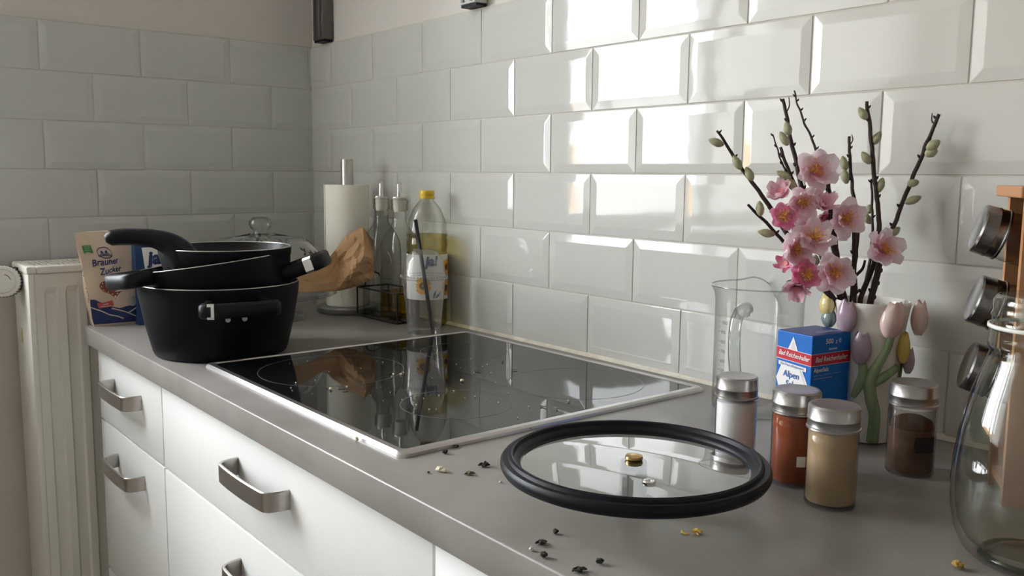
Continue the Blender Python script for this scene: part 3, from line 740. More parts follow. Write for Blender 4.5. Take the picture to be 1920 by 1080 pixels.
def pour_bottle(x, y, fill, label, gm, om, rz):
    t = thing('pourer_bottle', label, 'bottle', (x, y, H+0.0052), rz, 'pourer bottles in the wire rack')
    bm = bmesh.new(); rings = []
    def sq(r, k, n=40):   # rounded square blending into a circle
        out = []
        for i in range(n):
            a = 2*PI*i/n; e = 2+6*k; d = (abs(math.cos(a))**e + abs(math.sin(a))**e)**(-1/e)
            out.append((r*d*math.cos(a), r*d*math.sin(a)))
        return out
    for r, z, k in ((0.027, 0, 1), (0.0315, 0.003, 1), (0.0325, 0.010, 1), (0.0325, 0.135, 1), (0.0315, 0.155, .8), (0.027, 0.173, .5), (0.019, 0.189, .2), (0.0148, 0.199, 0), (0.0140, 0.222, 0), (0.0150, 0.224, 0), (0.0182, 0.226, 0), (0.0182, 0.234, 0), (0.0170, 0.236, 0), (0.0184, 0.238, 0), (0.0184, 0.246, 0), (0.0150, 0.2475, 0)):
        rings.append([bm.verts.new((px, py, z)) for px, py in sq(r, k)])
    for A, B in zip(rings, rings[1:]):
        for i in range(40): bm.faces.new((A[i], A[(i+1) % 40], B[(i+1) % 40], B[i]))
    bm.faces.new(rings[0])
    g = obj('glass', bm, gm, t, smooth=True, angle=60)
    # embossed arch on the flat side
    for sg in (0,):
        aa = smooth_path([(-0.020, -0.0332, 0.062), (-0.020, -0.0332, 0.11), (-0.016, -0.0332, 0.132), (0, -0.0332, 0.142), (0.016, -0.0332, 0.132), (0.020, -0.0332, 0.11), (0.020, -0.0332, 0.062)], 5)
        obj('embossed_arch', tube(aa, 0.0011, 6), gm, t, smooth=True)
        obj('embossed_line', tube([(-0.016, -0.0332, 0.085), (0.016, -0.0332, 0.085)], 0.0009, 6), gm, t)
    if fill:
        bm = bmesh.new(); rings = []
        for z in (0.004, fill): rings.append([bm.verts.new((px, py, z)) for px, py in sq(0.0308, 1)])
        for i in range(40): bm.faces.new((rings[0][i], rings[0][(i+1) % 40], rings[1][(i+1) % 40], rings[1][i]))
        bm.faces.new(rings[0]); bm.faces.new(rings[1])
        obj('oil', bm, om, t, smooth=True, angle=60)['label'] = 'oil filling'
    obj('stopper', lathe([(0, 0.222), (0.0115, 0.222), (0.0125, 0.246), (0.0145, 0.249), (0.0145, 0.2505), (0, 0.2505)], 28), CORK, t, smooth=True, angle=40)
    s = obj('pourer', lathe([(0.0165, 0.2508), (0.0165, 0.2525), (0.0065, 0.254), (0.0052, 0.257), (0.0048, 0.272), (0.0040, 0.272), (0.0040, 0.256)], 24), CHROME, t, smooth=True, angle=35)
    bm = bmesh.new(); rr = 0.0048; n = 16
    A = [bm.verts.new((rr*math.cos(2*PI*i/n), rr*math.sin(2*PI*i/n), 0.2718)) for i in range(n)]
    B = [bm.verts.new((rr*math.cos(2*PI*i/n), rr*math.sin(2*PI*i/n), 0.2775+0.0055*math.cos(2*PI*i/n))) for i in range(n)]
    for i in range(n): bm.faces.new((A[i], A[(i+1) % n], B[(i+1) % n], B[i]))
    obj('spout', bm, CHROME, t, smooth=True)
pour_bottle(-0.2755, -0.058, 0, 'empty square glass bottle with steel pourer next to the paper towel roll', G_BOT, None, 0.03+0.9*0)
pour_bottle(-0.2035, -0.058, 0.058, 'square glass bottle with steel pourer, a little golden oil left', G_BOT, G_OILD, 0.03)

# ------------------------------------------------------------------ sunflower oil bottle
OB = (-0.112, -0.0505)
ob = thing('oil_bottle', 'tall clear plastic oil bottle with yellow cap and sunflower label', 'bottle', (*OB, H))
ribs = []
for k in range(6): ribs += [(0.0395, 0.008+k*0.0075), (0.0405, 0.011+k*0.0075)]
prof = [(0, 0.004), (0.030, 0.0008), (0.036, 0.002)] + ribs + [(0.0405, 0.055), (0.0405, 0.150), (0.039, 0.153), (0.0405, 0.157), (0.0412, 0.165), (0.0405, 0.176), (0.039, 0.179), (0.0408, 0.184), (0.0400, 0.197), (0.036, 0.216), (0.028, 0.236), (0.018, 0.249), (0.0135, 0.253), (0.0130, 0.259)]
obj('bottle', lathe(prof, 56), G_PET, ob, smooth=True, angle=50)
obj('oil', lathe([(0, 0.005), (0.035, 0.003), (0.0385, 0.010), (0.0392, 0.052), (0.0394, 0.15), (0.0380, 0.153), (0.0395, 0.165), (0.0380, 0.179), (0.0396, 0.186), (0, 0.186)], 56), G_OIL, ob, smooth=True, angle=50)['label'] = 'pale yellow oil'
obj('cap', lathe([(0.0150, 0.256), (0.0160, 0.2565), (0.0160, 0.2605), (0.0142, 0.261), (0.0142, 0.2645), (0.0150, 0.265), (0.0150, 0.271), (0.0140, 0.2725), (0, 0.2728)], 40), YEL, ob, smooth=True, angle=35)['label'] = 'yellow screw cap'
AV = math.atan2(-1.042-OB[1], 1.3825-OB[0])     # label centre turned towards the viewer
def cyl(rad, a0): return lambda x, y: Vector((rad*math.cos(a0+x/rad), rad*math.sin(a0+x/rad), y))
RL = 0.0411
n = 40; bm = bmesh.new()
A = [bm.verts.new(cyl(RL, AV)(-0.105+0.21*i/n, 0.058)) for i in range(n+1)]; B = [bm.verts.new(cyl(RL, AV)(-0.105+0.21*i/n, 0.1475)) for i in range(n+1)]
for i in range(n): bm.faces.new((A[i], A[i+1], B[i+1], B[i]))
lb = obj('label', bm, WHITEP, ob, smooth=True); lb['label'] = 'white paper label with sunflowers'
SUN = mat('sunflower_print', (0.75, 0.38, 0.03), 0.55); SUNC = mat('sunflower_centre', (0.09, 0.035, 0.012), 0.6)
for x, y, r in ((0.049, 0.122, 0.0155), (0.047, 0.080, 0.0155), (-0.009, 0.086, 0.017), (0.073, 0.10, 0.014)):
    P = []
    for k in range(32): P.append((x+r*(1 if k % 2 else 0.68)*math.cos(2*PI*k/32), y+r*(1 if k % 2 else 0.68)*math.sin(2*PI*k/32)))
    obj('sunflower', wrap(poly2d([P], 1), cyl(RL+0.0004, AV)), SUN, lb)
    obj('flower_centre', wrap(poly2d([disc2(x, y, r*0.42)]), cyl(RL+0.0008, AV)), SUNC, lb)
obj('leaf_print', wrap(poly2d([[(0.014, 0.060), (0.020, 0.068), (0.030, 0.075), (0.024, 0.064)], [(0.012, 0.06), (0.012, 0.07), (0.019, 0.078), (0.017, 0.066)]], 1), cyl(RL+0.0006, AV)), mat('leaf_print', (0.06, 0.09, 0.05), 0.6), lb)
obj('lettering', wrap(text2d('ja!', 0.026, 0.0085, 0.1265, shear=.15, bold=.0013, sub=1), cyl(RL+0.0006, AV)), mat('violet_print', (0.07, 0.05, 0.22), 0.5), lb)

# ------------------------------------------------------------------ plastic cup with dome lid and straw
CP = (-0.036, -0.108)
cp = thing('plastic_cup', 'clear plastic cup at the back edge of the hob', 'cup', (*CP, H))
obj('cup', lathe([(0.0, 0.004), (0.029, 0.0035), (0.0312, 0.0006), (0.0318, 0.003), (0.0330, 0.020), (0.0415, 0.107), (0.0432, 0.108), (0.0432, 0.110)], 56), G_CUP, cp, smooth=True, angle=50)
cl = thing('dome_lid', 'clear domed lid with beaded rim on the plastic cup', 'lid', (*CP, H+0.1105))
obj('dome', lathe([(0.0445, -0.003), (0.0462, -0.001), (0.0462, 0.002), (0.0425, 0.003), (0.0405, 0.006), (0.0405, 0.014), (0.0385, 0.018), (0.0375, 0.028), (0.031, 0.042), (0.020, 0.0515), (0.010, 0.0535)], 56), G_CUP, cl, smooth=True, angle=50)
bm = bmesh.new()
for k in range(44):
    a = 2*PI*k/44; bmesh.ops.create_icosphere(bm, subdivisions=1, radius=0.0013, matrix=Matrix.Translation((0.0452*math.cos(a), 0.0452*math.sin(a), 0.0025)))
obj('bead_rim', bm, G_CUP, cl, smooth=True)['kind'] = 'stuff'
st0 = Vector((CP[0]+0.012, CP[1]+0.012, H+0.0045)); top = at(779, 412, 1.745)
stw = obj('drinking_straw', tube([st0, st0.lerp(top, .5), top], 0.0037, 14, cap=False), mat('black_straw', (0.010, 0.010, 0.014), 0.4, spec=0.4), None, smooth=True)
s_ = stw.modifiers.new('thick', 'SOLIDIFY'); s_.thickness = 0.0004
tag(stw, 'black drinking straw leaning in the plastic cup', 'straw')

# ------------------------------------------------------------------ beaker jug
bk = thing('measuring_jug', 'clear glass measuring jug with a spout, behind the white-filled spice jar', 'jug', (0.691, -0.0665, H))
BR = 0.0562
AB = math.atan2(-1.042+0.0665, 1.3825-0.691)
ASP = AB + PI - 0.30      # spout turned to the back right
def jug_r(a, z):
    k = max(0.0, (z-0.135)/0.03); d = (a-ASP+PI) % (2*PI)-PI
    return 1 + 0.20*k*math.exp(-(d/0.20)**2) - 0.035*k*(math.exp(-((abs(d)-0.5)/0.18)**2))
def jug(prof, n=96):
    bm = bmesh.new(); rings = []
    for r, z in prof:
        if r == 0: rings.append([bm.verts.new((0, 0, z))]); continue
        ring = []
        for i in range(n):
            a = 2*PI*i/n; d = (a-ASP+PI) % (2*PI)-PI
            dz = -0.013*math.exp(-(d/0.15)**2) + 0.004*math.exp(-((abs(d)-0.45)/0.2)**2)*max(0, (z-0.12)/0.045)
            ring.append(bm.verts.new((r*jug_r(a, z)*math.cos(a), r*jug_r(a, z)*math.sin(a), z+dz)))
        rings.append(ring)
    for A, B in zip(rings, rings[1:]):
        for i in range(n):
            j = (i+1) % n
            if len(A) == 1: bm.faces.new((A[0], B[i], B[j]))
            else: bm.faces.new((A[i], A[j], B[j], B[i]))
    return bm
obj('glass', jug([(0, 0.004), (BR-0.012, 0.003), (BR-0.006, 0.0006), (BR-0.001, 0.003), (BR, 0.010), (BR, 0.145), (BR+0.0015, 0.155), (BR+0.0055, 0.1635), (BR+0.0065, 0.1650), (BR+0.0055, 0.1655)]), G_BEAK, bk, smooth=True, angle=60)
obj('rim_bead', jug([(BR+0.0060, 0.1640), (BR+0.0073, 0.1650), (BR+0.0060, 0.1660), (BR+0.0048, 0.1650), (BR+0.0060, 0.1640)]), thin_glass('rim_glass', (0.80, 0.82, 0.81), (0.3, 0.32, 0.31), gain=2.2, blend=0.6), bk, smooth=True)
AH = AB - 0.30
def PJ(r, z, s=0.0): return (r*math.cos(AH)-s*math.sin(AH), r*math.sin(AH)+s*math.cos(AH), z)
pts = smooth_path([PJ(BR-0.001, 0.140), PJ(BR+0.012, 0.141), PJ(BR+0.028, 0.136), PJ(BR+0.036, 0.122), PJ(BR+0.037, 0.100), PJ(BR+0.033, 0.078), PJ(BR+0.024, 0.056), PJ(BR+0.012, 0.042), PJ(BR-0.001, 0.036)], 6)
n = len(pts)
obj('handle', tube(pts, lerp_list([0.0100, 0.0085, 0.0075, 0.0075, 0.0075, 0.0075, 0.0075, 0.0085, 0.0115], n), 20), thin_glass('handle_glass', (0.93, 0.94, 0.93), (0.22, 0.23, 0.22), gain=1.8, blend=0.55), bk, smooth=True)
MARK = mat('scale_print', (0.05, 0.05, 0.05), 0.6)
bm = []
AS = AB - 0.98
for k in range(8):
    z = 0.032+k*0.0125
    bm.append(poly2d([rect(-0.004, z-0.0003, 0.0, z+0.0003), rect(-0.0025, z+0.0060, -0.0002, z+0.0064)]))
    bm.append(text2d(str(300+100*k), 0.0062, 0.0015, z-0.0021, align='LEFT'))
f = cyl(BR+0.0003, AS)
obj('scale_print', wrap(join_bm(*bm), f), MARK, bk)

# ------------------------------------------------------------------ salt carton
F0 = Vector((0.836, -0.170)); LX = Vector((-0.990, 0.143)).normalized(); BD, BWd, BHt = 0.0504, 0.0633, 0.130
KD, KW, KZ = BD/0.054, BWd/0.0675, BHt/0.1185
ang = math.atan2(LX.y, LX.x)         # local x runs along the left face, away from the front edge; local y along the right face
RX = Vector((0.143, 0.990))
sb = thing('salt_box', 'blue and red salt carton with white lettering in front of the tulip vase', 'box', (F0.x, F0.y, H), ang)
BLUE = mat('carton_blue', (0.004, 0.135, 0.52), 0.42, spec=0.4); RED = mat('carton_red', (0.50, 0.012, 0.03), 0.42); CARD = mat('carton_white', (0.80, 0.79, 0.77), 0.5)
DBLUE = mat('carton_dark_blue', (0.02, 0.03, 0.16), 0.42); CBLUE = mat('letter_blue', (0.01, 0.08, 0.38), 0.5)
# in this frame local x = left face direction, local -y = right face direction
bm = box(0, BD, -BWd, 0, 0.0003, BHt, bev=0.0008)
obj('carton', bm, BLUE, sb)
obj('lid_flap', wrap(poly2d([rect(0.0006, -BWd+0.0006, BD-0.0006, -0.0006)]), lambda x, y: Vector((x, y, BHt+0.0004))), DBLUE, sb)['label'] = 'dark violet-blue top flap'
obj('top_print', wrap(poly2d([rect(0.010, -0.056, 0.013, -0.020), rect(0.016, -0.052, 0.018, -0.024)]), lambda x, y: Vector((x, y, BHt+0.0008))), mat('faint_print', (0.3, 0.33, 0.5), 0.5), sb)
def zz_(z): return BHt - (0.1185-z)*0.70      # print measured down from the top edge
def FL(off): return lambda u, z: Vector((BD-u*KD, off, zz_(z)))        # left face: u from picture left
def FR(off): return lambda u, z: Vector((-off, -u*KW, zz_(z)))         # right face: u from the front edge
def carton(nm, b, f, m): return obj(nm, wrap(b, f), m, sb)
carton('red_band', poly2d([[(0, .0735), (.054, .0700), (.054, .0880), (0, .0915)]]), FL(.0004), RED); carton('red_band', poly2d([rect(0, .0700, .0675, .0885)]), FR(.0004), RED)
carton('white_edge', poly2d([[(0, .0915), (.054, .0880), (.054, .0888), (0, .0923)], [(0, .0727), (.054, .0692), (.054, .0700), (0, .0735)]]), FL(.0005), CARD)
carton('white_edge', poly2d([rect(0, .0885, .0675, .0892), rect(0, .0693, .0675, .0700)]), FR(.0005), CARD)
carton('brand_lettering', text2d('Bad Reichenhaller', .0112, 0.027, .0780, shear=.25, bold=.00014, rot=-.062, sx=.585), FL(.0008), CARD)
carton('brand_lettering', text2d('Bad Reichenhaller', .0118, 0.03375, .0758, shear=.25, bold=.00014, sx=.66), FR(.0008), CARD)
carton('white_triangle', poly2d([[(.018, .0912), (.033, .0902), (.0255, .1125)]]), FL(.0005), CARD)
carton('grey_triangle', poly2d([[(.0212, .0912), (.0302, .0905), (.0257, .1070)]]), FL(.0007), mat('carton_grey', (.62, .63, .66), .5))
carton('white_panel', poly2d([[(.004, .0690), (.047, .0655), (.047, .0590), (.004, .0625)]]), FL(.0007), CARD)
carton('small_lettering', text2d('Eine Prise selbstgemacht', .0060, .0255, .0622, rot=-.075, sx=.62), FL(.0010), CBLUE)
carton('white_hexagon', poly2d([[(.008, .0625), (.041, .0600), (.050, .0380), (.041, .0160), (.008, .0160), (.001, .0400)]]), FL(.0005), CARD)
carton('hexagon_shine', poly2d([[(.037, .0597), (.039, .0597), (.047, .0380), (.039, .0170), (.0375, .0170), (.0452, .0380)]]), FL(.0006), MATS['carton_grey'])
carton('product_lettering', join_bm(text2d('Alpen', .0150, .0245, .0445, rot=-.05, bold=.0001, sx=.70), text2d('Salz', .0150, .0245, .0285, rot=-.05, bold=.0001, sx=.70)), FL(.0010), CBLUE)
carton('weight_lettering', join_bm(text2d('500', .0110, .0225, .1040, align='LEFT', bold=.0002, sx=.82), text2d('g', .0085, .0400, .1045, align='LEFT', sx=.8), text2d('e', .0150, .0450, .1040, align='LEFT', sx=.75)), FR(.0006), CARD)
carton('small_lettering', text2d('Speisesalz', .0050, .036, .0935, bold=.0001, sx=.75), FR(.0006), CARD)
carton('product_lettering', text2d('AlpenSalz', .0092, .004, .0595, align='LEFT', bold=.0002, sx=.72), FR(.0006), CARD)
carton('fine_print', poly2d([rect(.004, .0532, .019, .0543), rect(.021, .0536, .036, .0546), rect(.038, .0540, .054, .0549), rect(.004, .0482, .036, .0492)]), FR(.0006), MATS['faint_print'])

# ------------------------------------------------------------------ spice jars
LIDM = mat('jar_lid_steel', (0.40, 0.385, 0.375), 0.33, metal=1.0, bump=(350, 0.05, 0.0008))
def spice_jar_parts(t, r, fill, fm, hgt=0.096, mound=None):
    hb = hgt-0.0225
    obj('glass', lathe([(0, 0.0035), (r-0.004, 0.003), (r-0.0015, 0.0004), (r, 0.003), (r, hb-0.006), (r-0.001, hb)], 48), G_JAR, t, smooth=True, angle=50)
    if fill:
        prof = [(0, 0.0048), (r-0.0022, 0.0044), (r-0.0016, 0.006), (r-0.0016, fill)] + (mound or [(r-0.004, fill+0.001), (0, fill+0.0015)])
        o = obj('filling', lathe(prof, 48), fm, t, smooth=True, angle=60)
    obj('lid', lathe([(r+0.0002, hb-0.0006), (r+0.0012, hb), (r+0.0012, hb+0.0015), (r+0.0002, hb+0.0022), (r+0.0002, hb+0.0082), (r+0.0007, hb+0.009), (r+0.0007, hb+0.010), (r+0.0002, hb+0.0108), (r, hgt-0.0018), (r-0.0014, hgt-0.0002), (r-0.003, hgt), (r-0.005, hgt-0.0006), (0, hgt-0.0006)], 64), LIDM, t, smooth=True, angle=32)
def spice_jar(x, y, r, label, fill, fm, **k):
    t = thing('spice_jar', label, 'jar', (x, y, H), 0, 'spice jars standing on the worktop'); spice_jar_parts(t, r, fill, fm, **k); return t
WHITES = mat('white_salt', (0.86, 0.85, 0.86), 0.85, bump=(300, 0.3, 0.001)); PAPR = mat('paprika_powder', (0.26, 0.058, 0.016), 0.9, mottle=((0.19, 0.036, 0.010), 40, 0.35, 0.7))
BEIGE = mat('beige_powder', (0.39, 0.27, 0.155), 0.9, mottle=((0.31, 0.215, 0.12), 30, 0.35, 0.7)); COCO = mat('brown_spice', (0.085, 0.045, 0.026), 0.95, mottle=((0.13, 0.075, 0.045), 60, 0.4, 0.7))
salt = spice_jar(0.813, -0.272, 0.0216, 'spice jar filled with white salt just behind the glass pot lid', 0.068, WHITES)
pap = spice_jar(0.887, -0.274, 0.0233, 'spice jar of rust-red paprika powder to the right of the glass pot lid', 0.0715, PAPR)
bei = spice_jar(0.943, -0.299, 0.0233, 'spice jar filled with beige powder, nearest of the standing jars', 0.0725, BEIGE)
bro = spice_jar(0.943, -0.149, 0.0238, 'half-filled spice jar of dark brown powder with a black label', 0.048, COCO, mound=[(0.019, 0.056), (0.011, 0.0600), (0, 0.0605)])
def view_angle(x, y): return math.atan2(-1.042-y, 1.3825-x)
def strip(x0, x1, z0, z1, n=10): return poly2d([rect(x0+(x1-x0)*i/n, z0, x0+(x1-x0)*(i+1)/n, z1) for i in range(n)])
o = obj('label', wrap(strip(0.0025, 0.0150, 0.023, 0.0335), cyl(0.0235, view_angle(0.887, -0.274))), WHITEP, pap); o['label'] = 'small blank off-white label'
P = rect(0.003, 0.026, 0.025, 0.0425); P = []
for i in range(8): pass
bm = strip(0.0035, 0.0262, 0.027, 0.0435, 12)
bmesh.ops.remove_doubles(bm, verts=bm.verts, dist=1e-5)
for v in bm.verts:
    if v.co.x < 0.0050: v.co.y = 0.030 if v.co.y < 0.035 else 0.0405
o = obj('label', wrap(bm, cyl(0.0240, view_angle(0.943, -0.149))), mat('chalk_label', (0.008, 0.008, 0.009), 0.7), bro); o['label'] = 'blank black label'
dust = obj('powder_dust', lathe([(0.0222, 0.049), (0.0222, 0.070)], 48), thin_glass('dusty_glass', (0.72, 0.69, 0.66), (0.6, 0.57, 0.54), gain=0.3, rough=0.4), bro, smooth=True)

# ------------------------------------------------------------------ tulip vase
VX, VY = 0.849, -0.0710
vs_ = thing('flower_vase', 'white ceramic vase with raised pastel tulips, holding the blossom twigs', 'vase', (VX, VY, H))
VA = view_angle(VX, VY)
def vr(z): return 0.0290 + 0.0130*(max(0, z)/0.164)**2.2
obj('body', lathe([(0, 0.0006), (0.027, 0.0006), (0.0292, 0.002), (0.0290, 0.005)] + [(vr(z), z) for z in (0.02, 0.045, 0.07, 0.095, 0.12, 0.145, 0.158)] + [(0.0418, 0.1625), (0.0405, 0.1645), (0.0386, 0.1635), (0.0372, 0.155), (0.0330, 0.09), (0.027, 0.02), (0, 0.012)], 72), CERAM, vs_, smooth=True, angle=60)
def glaze(nm, c, c2): return mat(nm, c, 0.16, spec=0.5, mottle=(c2, 70, 0.42, 0.62, (1, 1, 0.15)))
PINKG = glaze('pink_glaze', (0.66, 0.42, 0.39), (0.72, 0.58, 0.53)); LILAC = glaze('lilac_glaze', (0.33, 0.235, 0.30), (0.42, 0.33, 0.38))
YELG = glaze('yellow_glaze', (0.62, 0.50, 0.20), (0.68, 0.58, 0.33)); TEALG = glaze('teal_glaze', (0.16, 0.22, 0.22), (0.22, 0.28, 0.27)); GRNG = glaze('green_glaze', (0.20, 0.29, 0.14), (0.30, 0.38, 0.22)); YEL2 = glaze('deep_yellow_glaze', (0.56, 0.40, 0.06), (0.62, 0.47, 0.12))
PXM = 1603.0      # photo scale at the vase
def vpt(u, v, out=0.0):
    """point on the vase surface for a photo position (u, v) measured on it"""
    z = max(0.003, (838 - v)/1650.0)
    for _ in range(3):
        x = (u-1613.5)/1600.0; R_ = vr(z)+out
        a = VA + math.asin(max(-1, min(1, x/R_)))
    return Vector((R_*math.cos(a), R_*math.sin(a), z)), a
def tulip(u, v, hwid, hhei, m, out=0.004, lean=0.0, seedk=0):
    p, a = vpt(min(max(u, 1549), 1678), v, out); fat = 0.62
    if u < 1549 or u > 1678:    # heads standing out past the outline
        s = 1 if u > 1678 else -1
        a = VA + s*1.45; z = p.z; R_ = abs(u-1613.5)/1600.0 - 0.002; fat = 0.95
        p = Vector((R_*math.cos(a), R_*math.sin(a), z))
    bm = bmesh.new(); n, k = 20, 14; rings = []
    for j in range(k+1):
        t = j/k; z = -hhei + 2*hhei*t
        rr = (math.sin(PI*(t*0.80+0.06))**0.55)*(1-0.22*t*t)
        ring = []
        for i in range(n):
            b = 2*PI*i/n; pet = 1 + 0.06*math.cos(3*b+0.6) + 0.02*math.cos(9*b)
            zz = z + (hhei*0.16*math.cos(3*b+0.6) if t > 0.8 else 0)*(t-0.8)/0.2
            ring.append(bm.verts.new((rr*pet*hwid*fat*math.cos(b), rr*pet*hwid*math.sin(b)+lean*zz, zz)))
        rings.append(ring)
    for A, B in zip(rings, rings[1:]):
        for i in range(n): bm.faces.new((A[i], A[(i+1) % n], B[(i+1) % n], B[i]))
    bm.faces.new(rings[0]); bm.faces.new(rings[-1])
    o = obj('tulip_relief', bm, m, vs_, smooth=True, angle=70); o.location = p; o.rotation_euler = (0, 0, a)
    return o
tulip(1532, 580, 0.0100, 0.0125, YELG)['label'] = 'yellow tulip on the left rim'
tulip(1536, 606, 0.0095, 0.0105, TEALG)['label'] = 'grey-green tulip below the yellow one'
tulip(1570, 594, 0.0138, 0.0172, LILAC)['label'] = 'lilac tulip at the rim'
tulip(1649, 596, 0.0150, 0.0188, PINKG, lean=0.12)['label'] = 'large pale pink tulip at the rim'
tulip(1697, 596, 0.0100, 0.0188, PINKG)['label'] = 'pink tulip at the right edge'
tulip(1598, 652, 0.0120, 0.0170, LILAC)['label'] = 'lower lilac tulip partly behind the salt carton'
tulip(1671, 652, 0.0108, 0.0168, YEL2)['label'] = 'deep yellow tulip'
tulip(1684, 678, 0.0070, 0.0145, LILAC)['label'] = 'lilac tulip in profile on the right'
def stem(px, rad, m=GRNG):
    pts = smooth_path([vpt(u, v, 0.0006)[0] for u, v in px], 5)
    obj('stem_relief', tube(pts, lerp_list(rad, len(pts)), 10), m, vs_, smooth=True)
stem([(1648, 622), (1642, 650), (1628, 682), (1617, 712), (1620, 745), (1628, 780), (1627, 832)], [.0042, .0046, .0056, .0066, .0068, .0064, .0066])
stem([(1622, 722), (1638, 706), (1660, 688)], [.0030, .0060, .0052])
stem([(1601, 676), (1605, 700), (1599, 725), (1590, 748)], [.004, .0056, .0056, .003])
stem([(1672, 674), (1669, 690), (1666, 712)], [.003, .0036, .0036])

# ------------------------------------------------------------------ blossom and catkin twigs in the vase
random.seed(23)
DV = 1.045        # distance of the vase axis from the camera
BASE = Vector((VX, VY, H))
def dep(u, v, k): return DV + k
def atv(u, v, k):
    # near the vase axis, but always clear of the tiled wall behind
    q = at(u, v, 1.0)-CAM; dw = -CAM.y/q.y
    return at(u, v, min(DV+k, dw-0.026))
def twig_path(px, d0, d1):
    n = len(px); return [atv(u, v, d0 + (d1-d0)*i/(n-1)) for i, (u, v) in enumerate(px)]
tw_count = 0
def twig(label, px, rads, d0, d1, nodes=5, fork=None, group='twigs in the tulip vase'):
    """px from tip to foot; the foot goes on down into the vase"""
    foot = BASE + Vector((random.uniform(-.012, .012), random.uniform(-.012, .012), random.uniform(0.03, 0.06)))
    pts = twig_path(px, d0, d1)
    if label: pts = pts + [pts[-1].lerp(foot, .5), foot]
    t = thing('twig', label, 'twig', pts[-1], 0, group); o0 = pts[-1].copy()
    P = smooth_path([p-o0 for p in pts], 5); R_ = lerp_list(rads, len(P))
    P = [p + Vector((noise.noise(p*90+Vector((k_, 0, 0))), noise.noise(p*90+Vector((0, k_, 5))), 0))*0.0012 for p in P for k_ in (len(P),)]
    obj('stalk', tube(P, R_, 8), TWIG, t, smooth=True)
    bm = bmesh.new()
    for k in range(nodes):
        i = int((k+random.uniform(.2, .8))/nodes*len(P)*0.8)
        if i >= len(P)-1: continue
        sd = random.choice((-1, 1)); d = (RT*sd*0.8+UP*0.5).normalized(); r0 = R_[i]
        tube([P[i], P[i]+d*(r0+.0012), P[i]+d*(r0+.0028)+UP*.001], [r0*.9, max(.0011, r0*.65), .0006], 6, bm=bm)
    if fork:
        for px2, r2 in fork:
            q = smooth_path([atv(u, v, d0)-o0 for u, v in px2], 4); tube(q, lerp_list(r2, len(q)), 6, bm=bm)
    obj('bud_node', bm, TWIG, t, smooth=True)['kind'] = 'stuff'
    return t
def catkin(tw, u, v, length, ang, d, rr=0.0048):
    """fuzzy bud on its twig; ang = direction of the tip in the picture, degrees"""
    bm = bmesh.new(); bmesh.ops.create_icosphere(bm, subdivisions=3, radius=1)
    L_ = length/PXM/2
    for q in bm.verts:
        x = q.co.x; taper = (1-0.32*max(0, x))*(1-0.10*max(0, -x))
        nn = 1+0.10*noise.noise(q.co*6)
        q.co = Vector((x*L_, q.co.y*rr*taper*nn, q.co.z*rr*taper*nn))
    extra = bmesh.new()
    for q in list(bm.verts):
        if random.random() < .75:
            n_ = Vector((q.co.x/L_*0.4+0.35, q.co.y/rr, q.co.z/rr)).normalized(); s = q.co
            b = n_.orthogonal().normalized()*0.00022
            f = [extra.verts.new(s-b), extra.verts.new(s+b), extra.verts.new(s+n_*0.0013)]; extra.faces.new(f)
    bm = join_bm(bm, extra)
    a = math.radians(ang); X = RT*math.cos(a)+UP*math.sin(a); Y = -RT*math.sin(a)+UP*math.cos(a); Z = X.cross(Y)
    Mx = Matrix((X, Y, Z)).transposed().to_4x4(); bm.transform(Mx)
    o = obj('catkin', bm, CATK, tw, smooth=True, recalc=False); o.location = atv(u, v, d) - tw.location
    return o
T1 = twig('long catkin twig leaning farthest to the left over the glass jug', [(1345, 245), (1365, 275), (1386, 309), (1416, 350), (1446, 392), (1480, 445), (1530, 515), (1572, 574)], [.0013, .0019, .0022, .0026, .0028, .003, .003, .003], -.02, 0, 6)
for c in ((1343, 267, 30, 160), (1382, 305, 29, 118), (1405, 326, 28, 115)): catkin(T1, *c, -.02)
T2 = twig('short low catkin twig on the left beside the pink blossoms', [(1402, 384), (1416, 398), (1432, 412), (1462, 445), (1500, 490), (1545, 545), (1576, 576)], [.0016, .0018, .0021, .0023, .0026, .003, .003], -.03, 0, 4)
for c in ((1425, 391, 28, 95), (1437, 437, 32, 170)): catkin(T2, *c, -.03)
T3 = twig('tall dark catkin twig rising behind the topmost blossom', [(1468, 186), (1475, 220), (1482, 258), (1491, 297), (1500, 335), (1512, 390), (1540, 480), (1580, 570)], [.0019, .0022, .0025, .0027, .0029, .003, .0032, .0032], .01, 0, 7, fork=[([(1476, 208), (1480, 198), (1479, 182)], [.001, .0008, .0005])])
for c in ((1477, 241, 27, 105), (1470, 260, 30, 120)): catkin(T3, *c, .0)
T4 = twig('thin budded twig, the left one of two fine twigs', [(1448, 252), (1455, 272), (1461, 290), (1468, 312), (1478, 328), (1500, 380), (1540, 480), (1582, 572)], [.0007, .0009, .001, .0012, .0014, .0018, .002, .002], -.005, 0, 9)
T5 = twig('catkin twig just left of the topmost blossom', [(1463, 276), (1472, 300), (1480, 322), (1492, 350), (1516, 410), (1550, 500), (1584, 573)], [.0018, .002, .002, .0022, .0024, .0025, .0025], -.015, 0, 4)
for c in ((1470, 329, 30, 150), (1485, 346, 26, 118)): catkin(T5, *c, -.02)
T6 = twig('thin budded twig with the highest tip of the bunch', [(1489, 170), (1495, 190), (1500, 207), (1509, 232), (1521, 258), (1529, 280), (1534, 300), (1545, 380), (1565, 480), (1588, 570)], [.0009, .001, .0012, .0013, .0015, .0016, .0018, .002, .002, .002], .02, 0, 10)
T7 = twig('catkin twig rising right of the topmost blossom', [(1592, 256), (1593, 285), (1595, 310), (1597, 345), (1604, 385), (1608, 430), (1604, 480), (1597, 568)], [.0017, .0019, .002, .0023, .0025, .0027, .0028, .003], .015, 0, 6, fork=[([(1595, 270), (1599, 262), (1597, 252)], [.0009, .0007, .0005])])
